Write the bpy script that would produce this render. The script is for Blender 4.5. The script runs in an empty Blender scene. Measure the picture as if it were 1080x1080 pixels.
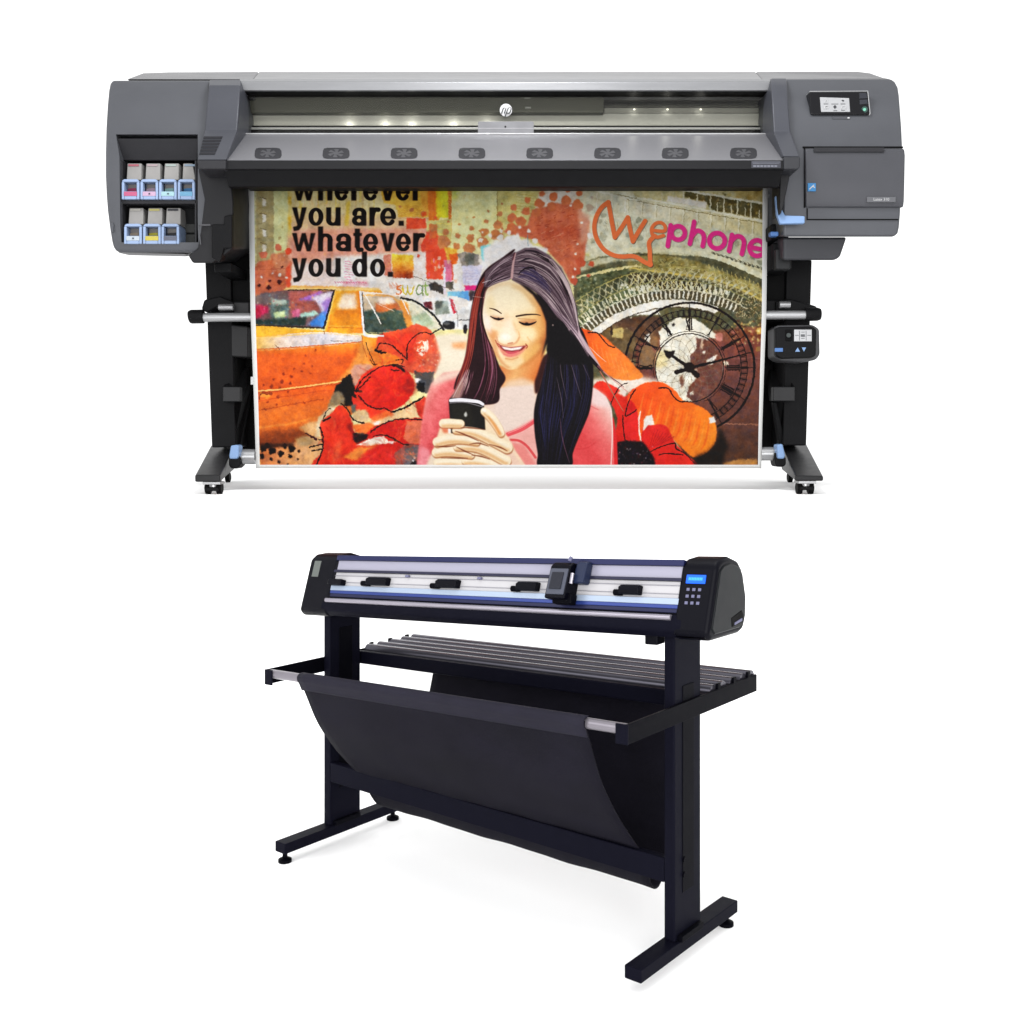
import bpy, bmesh, math, random
from mathutils import Vector, Matrix
random.seed(3)
C = bpy.context.scene.collection
F = 1150.0; HZ = 450.0; H = 1.0101            # focal length and horizon in units of a 1080 frame; camera height
def P(px, py, d): return ((px-540)*d/F, d, H-(py-HZ)*d/F)
def lin(c): return tuple(((v/255)/12.92 if v/255 <= .04045 else ((v/255+.055)/1.055)**2.4) for v in c)
GAIN = .35                                     # surfaces answer to a strongly lit white studio
def mat(name, rgb, rough=.45, metal=0.0, spec=.35, var=.06, scale=30.0, bump=0.0, emit=0.0, coat=0.0, gain=1.0, stretch=(1, 1, 1)):
    m = bpy.data.materials.new(name); m.use_nodes = True
    nt = m.node_tree; b = nt.nodes['Principled BSDF']
    c = [min(v*gain*GAIN, .92) for v in lin(rgb)]
    tc = nt.nodes.new('ShaderNodeTexCoord'); mp = nt.nodes.new('ShaderNodeMapping'); mp.inputs['Scale'].default_value = stretch
    nz = nt.nodes.new('ShaderNodeTexNoise'); nz.inputs['Scale'].default_value = scale; nz.inputs['Detail'].default_value = 4
    nt.links.new(tc.outputs['Object'], mp.inputs['Vector']); nt.links.new(mp.outputs['Vector'], nz.inputs['Vector'])
    rp = nt.nodes.new('ShaderNodeValToRGB')
    rp.color_ramp.elements[0].position = .3; rp.color_ramp.elements[1].position = .7
    rp.color_ramp.elements[0].color = (*[v*(1-var) for v in c], 1); rp.color_ramp.elements[1].color = (*[min(v*(1+var), .95) for v in c], 1)
    nt.links.new(nz.outputs['Fac'], rp.inputs['Fac']); nt.links.new(rp.outputs['Color'], b.inputs['Base Color'])
    mr = nt.nodes.new('ShaderNodeMapRange'); mr.inputs['To Min'].default_value = max(rough-.06, .03); mr.inputs['To Max'].default_value = min(rough+.06, 1)
    nt.links.new(nz.outputs['Fac'], mr.inputs['Value']); nt.links.new(mr.outputs['Result'], b.inputs['Roughness'])
    b.inputs['Metallic'].default_value = metal; b.inputs['Specular IOR Level'].default_value = spec*.45
    if coat: b.inputs['Coat Weight'].default_value = coat; b.inputs['Coat Roughness'].default_value = .15
    if bump:
        n2 = nt.nodes.new('ShaderNodeTexNoise'); n2.inputs['Scale'].default_value = 420; n2.inputs['Detail'].default_value = 2
        nt.links.new(mp.outputs['Vector'], n2.inputs['Vector'])
        bp = nt.nodes.new('ShaderNodeBump'); bp.inputs['Strength'].default_value = bump; bp.inputs['Distance'].default_value = .002
        nt.links.new(n2.outputs['Fac'], bp.inputs['Height']); nt.links.new(bp.outputs['Normal'], b.inputs['Normal'])
    if emit:
        b.inputs['Emission Color'].default_value = (*lin(rgb), 1); b.inputs['Emission Strength'].default_value = emit
    return m
class MB:
    def __init__(s): s.v = []; s.f = []
    def add(s, vs, fs):
        o = len(s.v); s.v += [tuple(v) for v in vs]; s.f += [tuple(i+o for i in f) for f in fs]; return s
    def ext(s, front, off):                          # closed prism: an outline and the same outline moved by off
        n = len(front); back = [(x+off[0], y+off[1], z+off[2]) for x, y, z in front]
        return s.add(list(front)+back, [tuple(range(n)), tuple(range(2*n-1, n-1, -1))]+[(i, i+n, (i+1) % n+n, (i+1) % n) for i in range(n)])
    def slab(s, pts, th, rise=0.0): return s.ext([P(*p) for p in pts], (0, th, rise))
    def prism(s, pts, d, th, rise=0.0): return s.slab([(x, y, d) for x, y in pts], th, rise)
    def rect(s, x0, y0, x1, y1, d, th): return s.prism([(x0, y0), (x0, y1), (x1, y1), (x1, y0)], d, th)
    def box(s, a, b):
        x0, y0, z0 = a; x1, y1, z1 = b
        return s.ext([(x0, y0, z0), (x1, y0, z0), (x1, y0, z1), (x0, y0, z1)], (0, y1-y0, 0))
    def shell(s, rows):                              # rows (py, left, right, depth, thickness) from top to bottom
        vs = []; fs = []; n = len(rows)
        for py, l, r, d, th in rows:
            a, b = Vector(P(l, py, d)), Vector(P(r, py, d)); t = Vector((0, th, max(0, min(1, (py-205)/40))*th*(HZ+8-py)/F)); vs += [a, b, b+t, a+t]
        for i in range(n-1):
            for k in range(4): fs.append((i*4+k, i*4+(k+1) % 4, i*4+4+(k+1) % 4, i*4+4+k))
        fs += [(0, 3, 2, 1), tuple(4*n-4+k for k in range(4))]
        return s.add(vs, fs)
    def tube(s, pts, r, n=14, caps=True):
        p = [Vector(q) for q in pts]; rings = []; rr = r if isinstance(r, (list, tuple)) else [r]*len(p)
        up = None
        for i, q in enumerate(p):
            t = (p[min(i+1, len(p)-1)]-p[max(i-1, 0)]).normalized()
            if up is None: up = t.orthogonal().normalized()
            u = (up-t*up.dot(t)).normalized(); up = u; w = t.cross(u)
            rings.append([q+(u*math.cos(2*math.pi*k/n)+w*math.sin(2*math.pi*k/n))*rr[i] for k in range(n)])
        vs = [v for g in rings for v in g]; fs = []
        for i in range(len(p)-1):
            for k in range(n): fs.append((i*n+k, i*n+(k+1) % n, i*n+n+(k+1) % n, i*n+n+k))
        if caps: fs += [tuple(range(n-1, -1, -1)), tuple((len(p)-1)*n+k for k in range(n))]
        return s.add(vs, fs)
    def build(s, name, m, parent=None, bev=0.0, seg=2, smooth=True, loc=None):
        me = bpy.data.meshes.new(name); o = bpy.data.objects.new(name, me); C.objects.link(o)
        org = Vector((0, 0, 0))
        if parent is not None:
            o.parent = parent; q = parent
            while q is not None: org = org+q.location; q = q.parent
            if parent.get('local'): org = Vector((0, 0, 0))
        if parent is None and loc is not None: org = Vector(loc); o.location = org
        me.from_pydata([tuple(Vector(v)-org) for v in s.v], [], s.f)
        bm = bmesh.new(); bm.from_mesh(me); bmesh.ops.recalc_face_normals(bm, faces=bm.faces); bm.to_mesh(me); bm.free()
        me.materials.append(m)
        if smooth:
            for p in me.polygons: p.use_smooth = True
        if bev:
            b = o.modifiers.new('bevel', 'BEVEL'); b.width = bev; b.segments = seg; b.limit_method = 'ANGLE'; b.angle_limit = math.radians(28); b.harden_normals = True
        elif smooth:
            bm = bmesh.new(); bm.from_mesh(me)
            for e in bm.edges:
                if len(e.link_faces) == 2 and e.calc_face_angle(0) > math.radians(35): e.smooth = False
            bm.to_mesh(me); bm.free()
        return o
def tag(o, label, cat, group=None):
    o['label'] = label; o['category'] = cat
    if group: o['group'] = group
    return o
def empty(name, loc, rz=0.0):
    o = bpy.data.objects.new(name, None); C.objects.link(o); o.location = loc; o.rotation_euler = (0, 0, rz); o.empty_display_size = .1
    return o
def text_mesh(s, txt, px, py, d, hpx, name, m, parent, bold=.0):
    cu = bpy.data.curves.new(name, 'FONT'); cu.body = txt; cu.size = 1.0; cu.align_x = 'CENTER'; cu.align_y = 'CENTER'; cu.extrude = .0
    t = bpy.data.objects.new(name, cu); C.objects.link(t); bpy.context.view_layer.update()
    me = bpy.data.meshes.new_from_object(t); bpy.data.objects.remove(t)
    k = hpx*d/F*1.4; c = P(px, py, d); mb = MB()
    mb.add([(c[0]+v.co.x*k*s, d, c[2]+v.co.y*k) for v in me.vertices], [tuple(p.vertices) for p in me.polygons])
    o = mb.build(name, m, parent, smooth=False)
    return o
def plane_d(py, a, b):                               # depth, at picture height py, of the slope through two (height, depth) lines
    k = (HZ-py)/F; z0, d0 = (HZ-a[0])/F*a[1], a[1]; z1, d1 = (HZ-b[0])/F*b[1], b[1]
    u = (k*d0-z0)/((z1-z0)-k*(d1-d0)); return d0+(d1-d0)*u
# ---------------------------------------------------------------- the printed picture, drawn with numpy
import numpy as np, math
PX0, PY0, PX1, PY1 = 260.0, 180.0, 814.0, 497.0      # picture area, in units of the drawing
PS = 2.6
PW, PH = int((PX1-PX0)*PS), int((PY1-PY0)*PS)
cv = np.zeros((PH, PW, 3), np.float32)
rng = np.random.default_rng(7)
def smooth_noise(cx, cy):
    gx, gy = int(PW/cx)+3, int(PH/cy)+3
    g = rng.random((gy, gx)).astype(np.float32)
    X = np.arange(PW)/cx; Y = np.arange(PH)/cy
    ix, iy = X.astype(int), Y.astype(int)
    fx, fy = X-ix, Y-iy
    fx = fx*fx*(3-2*fx); fy = (fy*fy*(3-2*fy))[:, None]
    a = g[iy][:, ix]*(1-fx)+g[iy][:, ix+1]*fx
    b = g[iy+1][:, ix]*(1-fx)+g[iy+1][:, ix+1]*fx
    return a*(1-fy)+b*fy
N1 = smooth_noise(46, 46)*.5+smooth_noise(20, 20)*.3+smooth_noise(8, 8)*.2
N2 = smooth_noise(14, 14)*.5+smooth_noise(6, 6)*.3+smooth_noise(3, 3)*.2
NV = smooth_noise(5, 90)*.6+smooth_noise(2.6, 60)*.4
NS = smooth_noise(3, 3)
YY, XX = np.mgrid[0:PH, 0:PW].astype(np.float32)
XX = XX/PS+PX0; YY = YY/PS+PY0
def tile(ox, oy, s=6.966):
    return lambda *p: [(ox+x/s, oy+y/s) for x, y in p]
TA, TB, TC, TD = tile(260, 190), tile(395, 190), tile(530, 190), tile(670, 190)
TE, TF, TG, TH = tile(260, 340), tile(390, 340), tile(530, 340), tile(670, 340)
TJ, TK = tile(490, 255), tile(435, 400, 8.64)
def cat(pts, n=8, closed=True):
    p = np.array(pts, float); m = len(p); out = []
    for i in range(m if closed else m-1):
        if closed: a, b, c, d = p[(i-1) % m], p[i], p[(i+1) % m], p[(i+2) % m]
        else: a, b, c, d = p[max(i-1, 0)], p[i], p[i+1], p[min(i+2, m-1)]
        for k in range(n):
            t = k/n
            out.append(.5*((2*b)+(c-a)*t+(2*a-5*b+4*c-d)*t*t+(-a+3*b-3*c+d)*t**3))
    if not closed: out.append(p[-1])
    return np.array(out)
def blur1(m, r):
    r = int(round(r))
    if r < 1: return m
    for _ in range(2):
        for ax in (0, 1):
            c = np.cumsum(np.concatenate([np.zeros_like(np.take(m, [0], ax)), m], ax), ax)
            n = m.shape[ax]; lo = np.clip(np.arange(n)-r, 0, n); hi = np.clip(np.arange(n)+r+1, 0, n)
            m = (np.take(c, hi, ax)-np.take(c, lo, ax))/(2*r+1)
    return m
def put(m, y0, x0, col, alpha=1.0, nz=0.0, N=None):
    h, w = m.shape
    reg = cv[y0:y0+h, x0:x0+w]
    if callable(col): c = col(XX[y0:y0+h, x0:x0+w], YY[y0:y0+h, x0:x0+w])
    else: c = np.array(col, np.float32)[None, None]
    if nz:
        n = (N1 if N is None else N)[y0:y0+h, x0:x0+w, None]
        c = c+(n-.5)*2*nz
    a = (m*alpha)[..., None]
    cv[y0:y0+h, x0:x0+w] = reg*(1-a)+c*a
def box_of(x, y, pad):
    x0 = max(int((min(x)-PX0)*PS-pad), 0); x1 = min(int((max(x)-PX0)*PS+pad)+2, PW)
    y0 = max(int((min(y)-PY0)*PS-pad), 0); y1 = min(int((max(y)-PY0)*PS+pad)+2, PH)
    return x0, x1, y0, y1
def poly(pts, col, soft=.4, alpha=1.0, curve=False, nz=0.0, N=None, thr=None):
    p = cat(pts) if curve else np.array(pts, float)
    pad = soft*PS*2.5+2
    x0, x1, y0, y1 = box_of(p[:, 0], p[:, 1], pad)
    if x1 <= x0 or y1 <= y0: return
    q = np.stack([(p[:, 0]-PX0)*PS, (p[:, 1]-PY0)*PS], 1)
    acc = np.zeros((y1-y0, x1-x0), np.float32)
    for sy in (.25, .75):
        ys = np.arange(y0, y1)+sy
        for j, yv in enumerate(ys):
            a = q; b = np.roll(q, -1, 0)
            hit = (a[:, 1] <= yv) != (b[:, 1] <= yv)
            if not hit.any(): continue
            aa, bb = a[hit], b[hit]
            xs = np.sort(aa[:, 0]+(yv-aa[:, 1])/(bb[:, 1]-aa[:, 1])*(bb[:, 0]-aa[:, 0]))
            for k in range(0, len(xs)-1, 2):
                l, r = xs[k]-x0, xs[k+1]-x0
                l = max(l, 0); r = min(r, x1-x0)
                if r <= l: continue
                il, ir = int(l), int(r)
                if il == ir: acc[j, il] += (r-l)*.5
                else:
                    acc[j, il] += (il+1-l)*.5
                    acc[j, il+1:ir] += .5
                    if ir < x1-x0: acc[j, ir] += (r-ir)*.5
    m = blur1(np.clip(acc, 0, 1), soft*PS)
    if thr is not None:
        n = (N2 if N is None else N)[y0:y1, x0:x1]
        m = m*np.clip((n-thr)*12, 0, 1)
    put(m, y0, x0, col, alpha, nz, N)
def rect(x0, y0, x1, y1, col, **k): poly([(x0, y0), (x1, y0), (x1, y1), (x0, y1)], col, **k)
def stroke(pts, w, col, soft=.25, alpha=1.0, curve=True, nz=0.0, N=None):
    n = len(pts)
    p = cat(pts, 6, False) if curve and n > 2 else np.array(pts, float)
    ws = np.interp(np.linspace(0, 1, len(p)), np.linspace(0, 1, len(np.atleast_1d(w))) if np.ndim(w) else [0, 1], w if np.ndim(w) else [w, w])/2
    x0, x1, y0, y1 = box_of(p[:, 0], p[:, 1], (max(ws)+soft*2)*PS+2)
    if x1 <= x0 or y1 <= y0: return
    X = XX[y0:y1, x0:x1]; Y = YY[y0:y1, x0:x1]
    best = np.full(X.shape, -1e9, np.float32)
    for i in range(len(p)-1):
        a, b = p[i], p[i+1]; d = b-a; L = d@d
        t = np.clip(((X-a[0])*d[0]+(Y-a[1])*d[1])/(L+1e-9), 0, 1)
        dist = np.hypot(X-a[0]-t*d[0], Y-a[1]-t*d[1])
        best = np.maximum(best, ws[i]+(ws[i+1]-ws[i])*t-dist)
    put(np.clip(best/(2*max(soft, .2))+.5, 0, 1), y0, x0, col, alpha, nz, N)
def ell(cx, cy, rx, ry, col, rot=0, **k):
    t = np.linspace(0, 2*math.pi, 28, endpoint=False); c, s = math.cos(rot), math.sin(rot)
    poly([(cx+rx*math.cos(a)*c-ry*math.sin(a)*s, cy+rx*math.cos(a)*s+ry*math.sin(a)*c) for a in t], col, **k)
def arc(cx, cy, r, a0, a1, n=24, ry=None):
    return [(cx+r*math.cos(math.radians(a)), cy+(ry or r)*math.sin(math.radians(a))) for a in np.linspace(a0, a1, n)]
def grad(p, q, stops):
    p = np.array(p, float); d = np.array(q, float)-p; L = d@d
    ts = [s[0] for s in stops]; cs = np.array([s[1] for s in stops], np.float32)
    def f(X, Y):
        t = ((X-p[0])*d[0]+(Y-p[1])*d[1])/L
        return np.stack([np.interp(t, ts, cs[:, k]) for k in range(3)], -1).astype(np.float32)
    return f
def dots(T, lst, col, **k):
    for x, y, r in lst:
        (cx, cy), = T((x, y)); r = r/6.966
        t = np.linspace(0, 2*math.pi, 9, endpoint=False)
        w = rng.uniform(.8, 1.15, 9)
        poly([(cx+r*w[i]*math.cos(a), cy+r*w[i]*math.sin(a)) for i, a in enumerate(t)], col, curve=True, **k)
def specks(x0, y0, x1, y1, n, r, cols, **k):
    for _ in range(n):
        x, y = rng.uniform(x0, x1), rng.uniform(y0, y1); q = rng.uniform(*r)
        a = rng.uniform(0, 6.28, ); c = cols[rng.integers(len(cols))]
        poly([(x+q*rng.uniform(.5, 1.2)*math.cos(a+i*1.26), y+q*rng.uniform(.5, 1.2)*math.sin(a+i*1.26)) for i in range(5)], c, **k)

# ---- street on the left
rect(240, 160, 840, 520, (230, 220, 162), nz=10)
rect(260, 180, 310, 290, (219, 219, 174), nz=6)
poly(TA((62, -20), (200, -20), (196, 540), (150, 600), (66, 600)), (176, 163, 122), nz=8, N=N2)
for y in (160, 275, 385, 495):
    poly(TA((112, y-35), (138, y-22), (140, y+28), (115, y+30)), (238, 232, 216))
    stroke(TA((95, y-40), (140, y-28)), .8, (120, 108, 84))
    stroke(TA((80, y+40), (150, y+20)), .5, (140, 126, 98), alpha=.7)
stroke(TA((66, 40), (66, 600)), 1.2, (206, 190, 140), alpha=.7)
rect(288.5, 160, 303, 270, (226, 226, 166), nz=4)
poly(TA((300, 60), (340, 60), (335, 420), (300, 500)), (232, 212, 140), nz=16)
poly(TA((300, 250), (330, 280), (325, 370), (305, 350)), (226, 176, 70), soft=1)
poly(TA((300, 120), (335, 120), (330, 180), (305, 170)), (222, 184, 80), soft=1)
rect(307, 180, 452, 245, grad((0, 190), (0, 250), [(0, (222, 206, 150)), (.5, (226, 206, 154)), (1, (226, 172, 142))]), nz=12)
for i in range(34):
    x = rng.uniform(308, 400); y = rng.uniform(190, 215)
    stroke([(x, y), (x+rng.uniform(-.6, .6), y+rng.uniform(10, 30))], rng.uniform(.8, 2.6), [(226, 178, 140), (228, 196, 90), (236, 222, 170), (200, 178, 120)][i % 4], alpha=.5)
poly(TA((735, 150), (760, 150), (745, 330), (715, 330)), (222, 186, 70), soft=.7, alpha=.8)
poly(TA((300, 400), (975, 370), (975, 560), (300, 640)), (226, 160, 138), soft=2.5, nz=10)
poly(TB((-600, 360), (380, 350), (350, 540), (-600, 560)), (228, 158, 138), soft=2, alpha=.9, nz=10)
poly(TB((40, 40), (400, 40), (395, 268), (170, 268), (150, 180), (60, 160)), (233, 184, 84), nz=14)
for k in range(9):
    stroke(TB((170, 185+k*11), (395, 190+k*11)), .5, (190, 120, 60), alpha=.55)
for k in range(6):
    stroke(TB((340, 75+k*18), (400, 78+k*18)), .5, (180, 110, 60), alpha=.5)
poly(TB((330, 30), (400, 30), (395, 270), (340, 180)), (224, 160, 74), nz=14)
poly(TB((384, 30), (470, 30), (466, 290), (392, 300)), (222, 122, 52), nz=16, N=NV)
poly(TB((446, 30), (542, 30), (540, 272), (450, 275)), grad(TB((446, 0))[0], TB((545, 0))[0], [(0, (226, 186, 56)), (.4, (218, 210, 62)), (1, (206, 206, 66))]), nz=10, N=NV)
poly(TB((536, 30), (566, 30), (560, 460), (540, 460)), (200, 116, 62), nz=12)
for k in range(18): stroke(TB((538, 60+k*22), (564, 74+k*22)), .5, (236, 190, 110), alpha=.7)
poly(TB((566, 30), (900, 30), (960, 480), (560, 480)), (227, 225, 166), nz=5)
poly(TB((566, 60), (620, 60), (600, 130), (566, 150)), (214, 224, 90), soft=2.5, alpha=.7)
poly(TB((895, 30), (1000, 30), (1000, 330), (895, 330)), (202, 186, 124), nz=14, N=N2)
poly(TB((905, 60), (950, 60), (950, 300), (905, 300)), (214, 200, 130), nz=14, N=NV)
stroke(TB((895, 40), (895, 320)), .7, (150, 130, 80))
poly(TB((380, 300), (560, 280), (560, 480), (380, 440)), (206, 196, 130), nz=16)
for k in range(4): stroke(TB((450, 310+k*40), (555, 320+k*40)), .8, (226, 206, 110), alpha=.8)
# street floor, white haze
poly(TA((270, 620), (700, 560), (980, 640), (980, 800), (270, 800)), (236, 214, 206), soft=3, nz=10)
poly(TB((-300, 560), (400, 520), (980, 560), (980, 1080), (-300, 1080)), (236, 229, 222), soft=1.5, nz=9)
poly(TB((230, 272), (370, 278), (378, 350), (232, 356)), (226, 88, 60), nz=16, N=N2)
poly(TB((380, 376), (440, 372), (520, 470), (570, 560), (575, 730), (380, 722), (335, 480)), (228, 88, 60), nz=14, N=N2)
poly(TB((396, 320), (450, 318), (452, 420), (396, 430)), (212, 112, 70), nz=12)
for k in range(16):
    x = rng.uniform(385, 570); y = rng.uniform(560, 720)
    poly(TB((x, y), (x+8, y), (x+8, y+rng.uniform(12, 40)), (x, y+30)), [(240, 170, 120), (244, 226, 214), (236, 120, 160), (230, 130, 60)][k % 4], alpha=.7)
dots(TB, [(800, 375, 33), (700, 425, 30), (785, 450, 45), (595, 480, 28), (500, 455, 50), (690, 500, 45), (610, 405, 20), (710, 350, 20), (520, 378, 24), (815, 300, 18), (915, 245, 22), (900, 325, 32), (880, 400, 40), (955, 360, 30), (430, 345, 30), (940, 420, 40)], (194, 128, 86), nz=10, N=N2)
dots(TB, [(725, 270, 9), (832, 222, 9), (935, 170, 10), (620, 322, 9), (440, 270, 16), (270, 215, 18), (355, 245, 22), (186, 190, 9), (540, 300, 9)], (184, 120, 80))
dots(TB, [(360, 245, 16), (440, 268, 12)], (226, 98, 50))
dots(TB, [(790, 378, 9), (776, 436, 16), (845, 405, 14), (918, 418, 24), (930, 370, 14)], (238, 234, 226))
poly(TB((120, 540), (283, 545), (283, 716), (130, 712)), grad(TB((0, 540))[0], TB((0, 716))[0], [(0, (232, 200, 70)), (.5, (230, 150, 60)), (1, (150, 62, 40))]), nz=46, N=N2)
poly(TB((60, 545), (118, 540), (122, 700), (70, 700)), (206, 130, 110), nz=30, N=N2)
poly(TB((285, 530), (372, 520), (376, 712), (285, 712)), (238, 226, 218), soft=.6, nz=8)
dots(TB, [(318, 552, 12), (350, 480, 16), (360, 486, 12)], (228, 90, 66))
poly(TB((505, 585), (565, 580), (562, 742), (515, 742)), (228, 136, 176), nz=30, N=N2, alpha=.85)
poly(TB((510, 490), (600, 500), (610, 580), (530, 590)), (238, 176, 74), nz=34, N=N2)
poly(TB((545, 540), (610, 530), (600, 610), (560, 615)), (230, 110, 50), nz=20, N=N2)
dots(TB, [(470, 570, 14), (470, 632, 14), (500, 690, 12), (540, 600, 14), (590, 740, 14), (560, 770, 12)], (246, 190, 170))
poly(TB((600, 540), (660, 520), (760, 540), (770, 640), (640, 630)), (150, 142, 134), nz=40, N=N2)
poly(TB((660, 530), (730, 540), (730, 615), (665, 615)), (112, 112, 104), nz=26, N=N2)
poly(TB((772, 480), (852, 470), (846, 560), (818, 606), (780, 575)), (132, 204, 214), soft=.6, nz=16)
poly(TB((860, 440), (1000, 430), (1000, 660), (850, 620)), (240, 236, 232), soft=2, nz=5)
poly(TB((640, 628), (790, 620), (760, 770), (650, 770)), (212, 208, 230), nz=12)
for k in range(5): stroke(TB((660, 660+k*22), (750, 655+k*22)), .5, (170, 170, 210), alpha=.6)
poly(TB((655, 772), (752, 770), (740, 808), (660, 808)), (222, 56, 130))
poly(TB((690, 808), (735, 808), (720, 880), (690, 880)), (72, 62, 66), soft=.6)
poly(TB((530, 815), (690, 810), (690, 882), (600, 850), (530, 850)), grad(TB((530, 0))[0], TB((690, 0))[0], [(0, (150, 210, 226)), (1, (96, 152, 216))]), soft=.5)
poly(TB((390, 760), (440, 740), (500, 780), (500, 832), (410, 800)), (70, 66, 64), nz=22, N=N2)
poly(TB((500, 745), (575, 740), (578, 800), (520, 790)), (96, 92, 84), nz=30, N=N2)
stroke(TB((508, 640), (508, 830)), 2, (236, 222, 236))
# little sign lettering
for pts, c in (([(185, 770), (160, 778), (165, 795), (188, 805), (182, 828), (158, 826)], (214, 120, 70)), ([(200, 770), (205, 815), (222, 832), (236, 812), (238, 772), (240, 812), (258, 834), (276, 812), (282, 772)], (208, 186, 60)),
               ([(345, 775), (322, 768), (304, 790), (304, 822), (322, 836), (344, 815), (346, 765), (348, 836)], (130, 148, 108)), ([(370, 745), (372, 830), (385, 834)], (150, 176, 110)), ([(358, 772), (386, 768)], (150, 176, 110))):
    stroke(TB(*pts), 1.5, c)
for k in range(9): stroke(TB((100+k*8, 745+k % 3*8), (112+k*9, 790)), .6, (210, 120, 90), alpha=.6)
stroke(TB((280, 700), (560, 800)), .7, (90, 70, 60), alpha=.7)
# van
poly(TB((335, 890), (370, 862), (560, 860), (612, 950), (700, 900), (700, 1090), (480, 1090), (350, 960)), (229, 228, 226), nz=6)
poly(TB((350, 895), (418, 886), (420, 950), (372, 935)), (100, 44, 54), nz=20, N=N2)
poly(TB((440, 888), (530, 880), (552, 980), (440, 985)), (150, 158, 148), nz=36, N=N2)
poly(TB((440, 888), (500, 882), (490, 930), (442, 950)), (92, 96, 90), soft=.6)
poly(TB((545, 868), (570, 872), (600, 970), (576, 975)), (200, 48, 66))
stroke(TB((548, 866), (602, 985), (602, 1070)), .9, (160, 156, 154))
stroke(TB((615, 1024), (720, 1022)), 1.2, (110, 110, 112))
ell(473, 342.5, 6.5, 4.2, (42, 42, 44)); ell(474, 342.5, 3, 2, (110, 110, 108))
# brick red patch with flecks
poly(TA((46, 640), (90, 590), (170, 580), (180, 540), (240, 540), (330, 600), (318, 790), (190, 850), (46, 880)), (197, 112, 84), soft=.7, nz=16, N=N2)
poly(TA((180, 540), (300, 520), (330, 640), (270, 700), (200, 640)), (206, 136, 104), soft=1, nz=14)
stroke(TA((60, 655), (290, 645)), .6, (160, 80, 60), alpha=.7)
dots(TA, [(228, 493, 27), (120, 545, 30)], (204, 116, 92)); dots(TA, [(308, 515, 25)], (232, 90, 62)); dots(TA, [(240, 420, 12), (260, 340, 7)], (176, 160, 116))
poly(TA((285, 640), (318, 600), (320, 790), (290, 780)), (230, 92, 62), soft=.6, alpha=.9)
dots(TA, [(240, 690, 13), (290, 715, 10), (105, 708, 8), (185, 680, 6)], (240, 232, 226))
dots(TA, [(255, 636, 9), (240, 745, 18), (165, 735, 10), (160, 785, 18), (90, 770, 12)], (70, 30, 30))
# ---- the yellow taxi
poly(TA((265, 800), (330, 772), (700, 775), (975, 790), (1000, 840), (290, 815)), grad((0, 300), (0, 307), [(0, (232, 150, 72)), (.6, (246, 206, 140)), (1, (236, 160, 60))]), soft=.5)
poly(TA((700, 740), (885, 730), (900, 775), (700, 775)), (236, 190, 196), soft=.6, nz=26, N=N2)
for k in range(14): stroke(TA((640+k*17, 742), (652+k*17, 752)), .8, (222, 90, 130), alpha=.7)
for k in range(8): stroke(TA((715+k % 2*10, 590+k*19), (760+k % 3*10, 595+k*19)), .9, (230, 110, 150), alpha=.6)
poly(TA((40, 870), (120, 825), (290, 805), (640, 808), (562, 1080), (40, 1060)), (120, 92, 96), soft=.4, nz=20, N=N2)
poly(TA((300, 812), (560, 812), (420, 900), (330, 960), (310, 900)), (180, 104, 96), soft=1.2, nz=20, N=N2)
poly(TA((370, 880), (540, 810), (560, 820), (470, 880)), (164, 116, 204), soft=1)
poly(TA((470, 860), (610, 812), (632, 815), (560, 985), (520, 900)), (226, 216, 232), soft=1)
poly(TA((330, 900), (500, 880), (540, 950), (400, 980), (320, 970)), (156, 92, 84), soft=1, nz=20, N=N2)
poly(TA((440, 1060), (540, 980), (610, 920), (566, 1078)), (84, 142, 216), soft=1.2)
poly(TA((540, 900), (600, 850), (620, 880), (580, 990)), (150, 110, 190), soft=1.4, alpha=.8)
poly(TA((380, 980), (500, 955), (530, 985), (400, 1005)), (176, 214, 200), soft=.6)
poly(TA((330, 950), (390, 940), (390, 1000), (330, 1000)), (206, 110, 140), soft=.8, nz=26, N=N2)
poly(TA((50, 850), (130, 820), (300, 830), (300, 900), (60, 900)), (112, 98, 98), soft=1.2, nz=16)
poly(TA((165, 880), (310, 880), (300, 1050), (180, 1055)), (96, 112, 108), soft=1, nz=40, N=N2)
poly(TA((195, 970), (280, 955), (280, 1000), (200, 1005)), (206, 224, 170), soft=.8, nz=24, N=N2)
poly(TA((180, 870), (290, 875), (290, 905), (180, 910)), (176, 190, 178), soft=.8)
poly(TA((45, 910), (150, 920), (160, 960), (60, 1020)), (190, 48, 88), soft=1, nz=30, N=N2)
poly(TA((45, 1020), (200, 1020), (440, 1000), (420, 1066), (45, 1060)), (46, 62, 58), soft=.9, nz=22, N=N2)
specks(267, 308, 342, 342, 70, (.4, 1.4), [(220, 200, 190), (60, 40, 44), (190, 60, 90), (150, 180, 170), (232, 170, 90), (90, 120, 190)], alpha=.55)
stroke(TA((640, 808), (564, 1080)), 1.6, (60, 54, 60))
stroke(TA((40, 1062), (564, 1082)), 1.2, (70, 56, 44))
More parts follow.
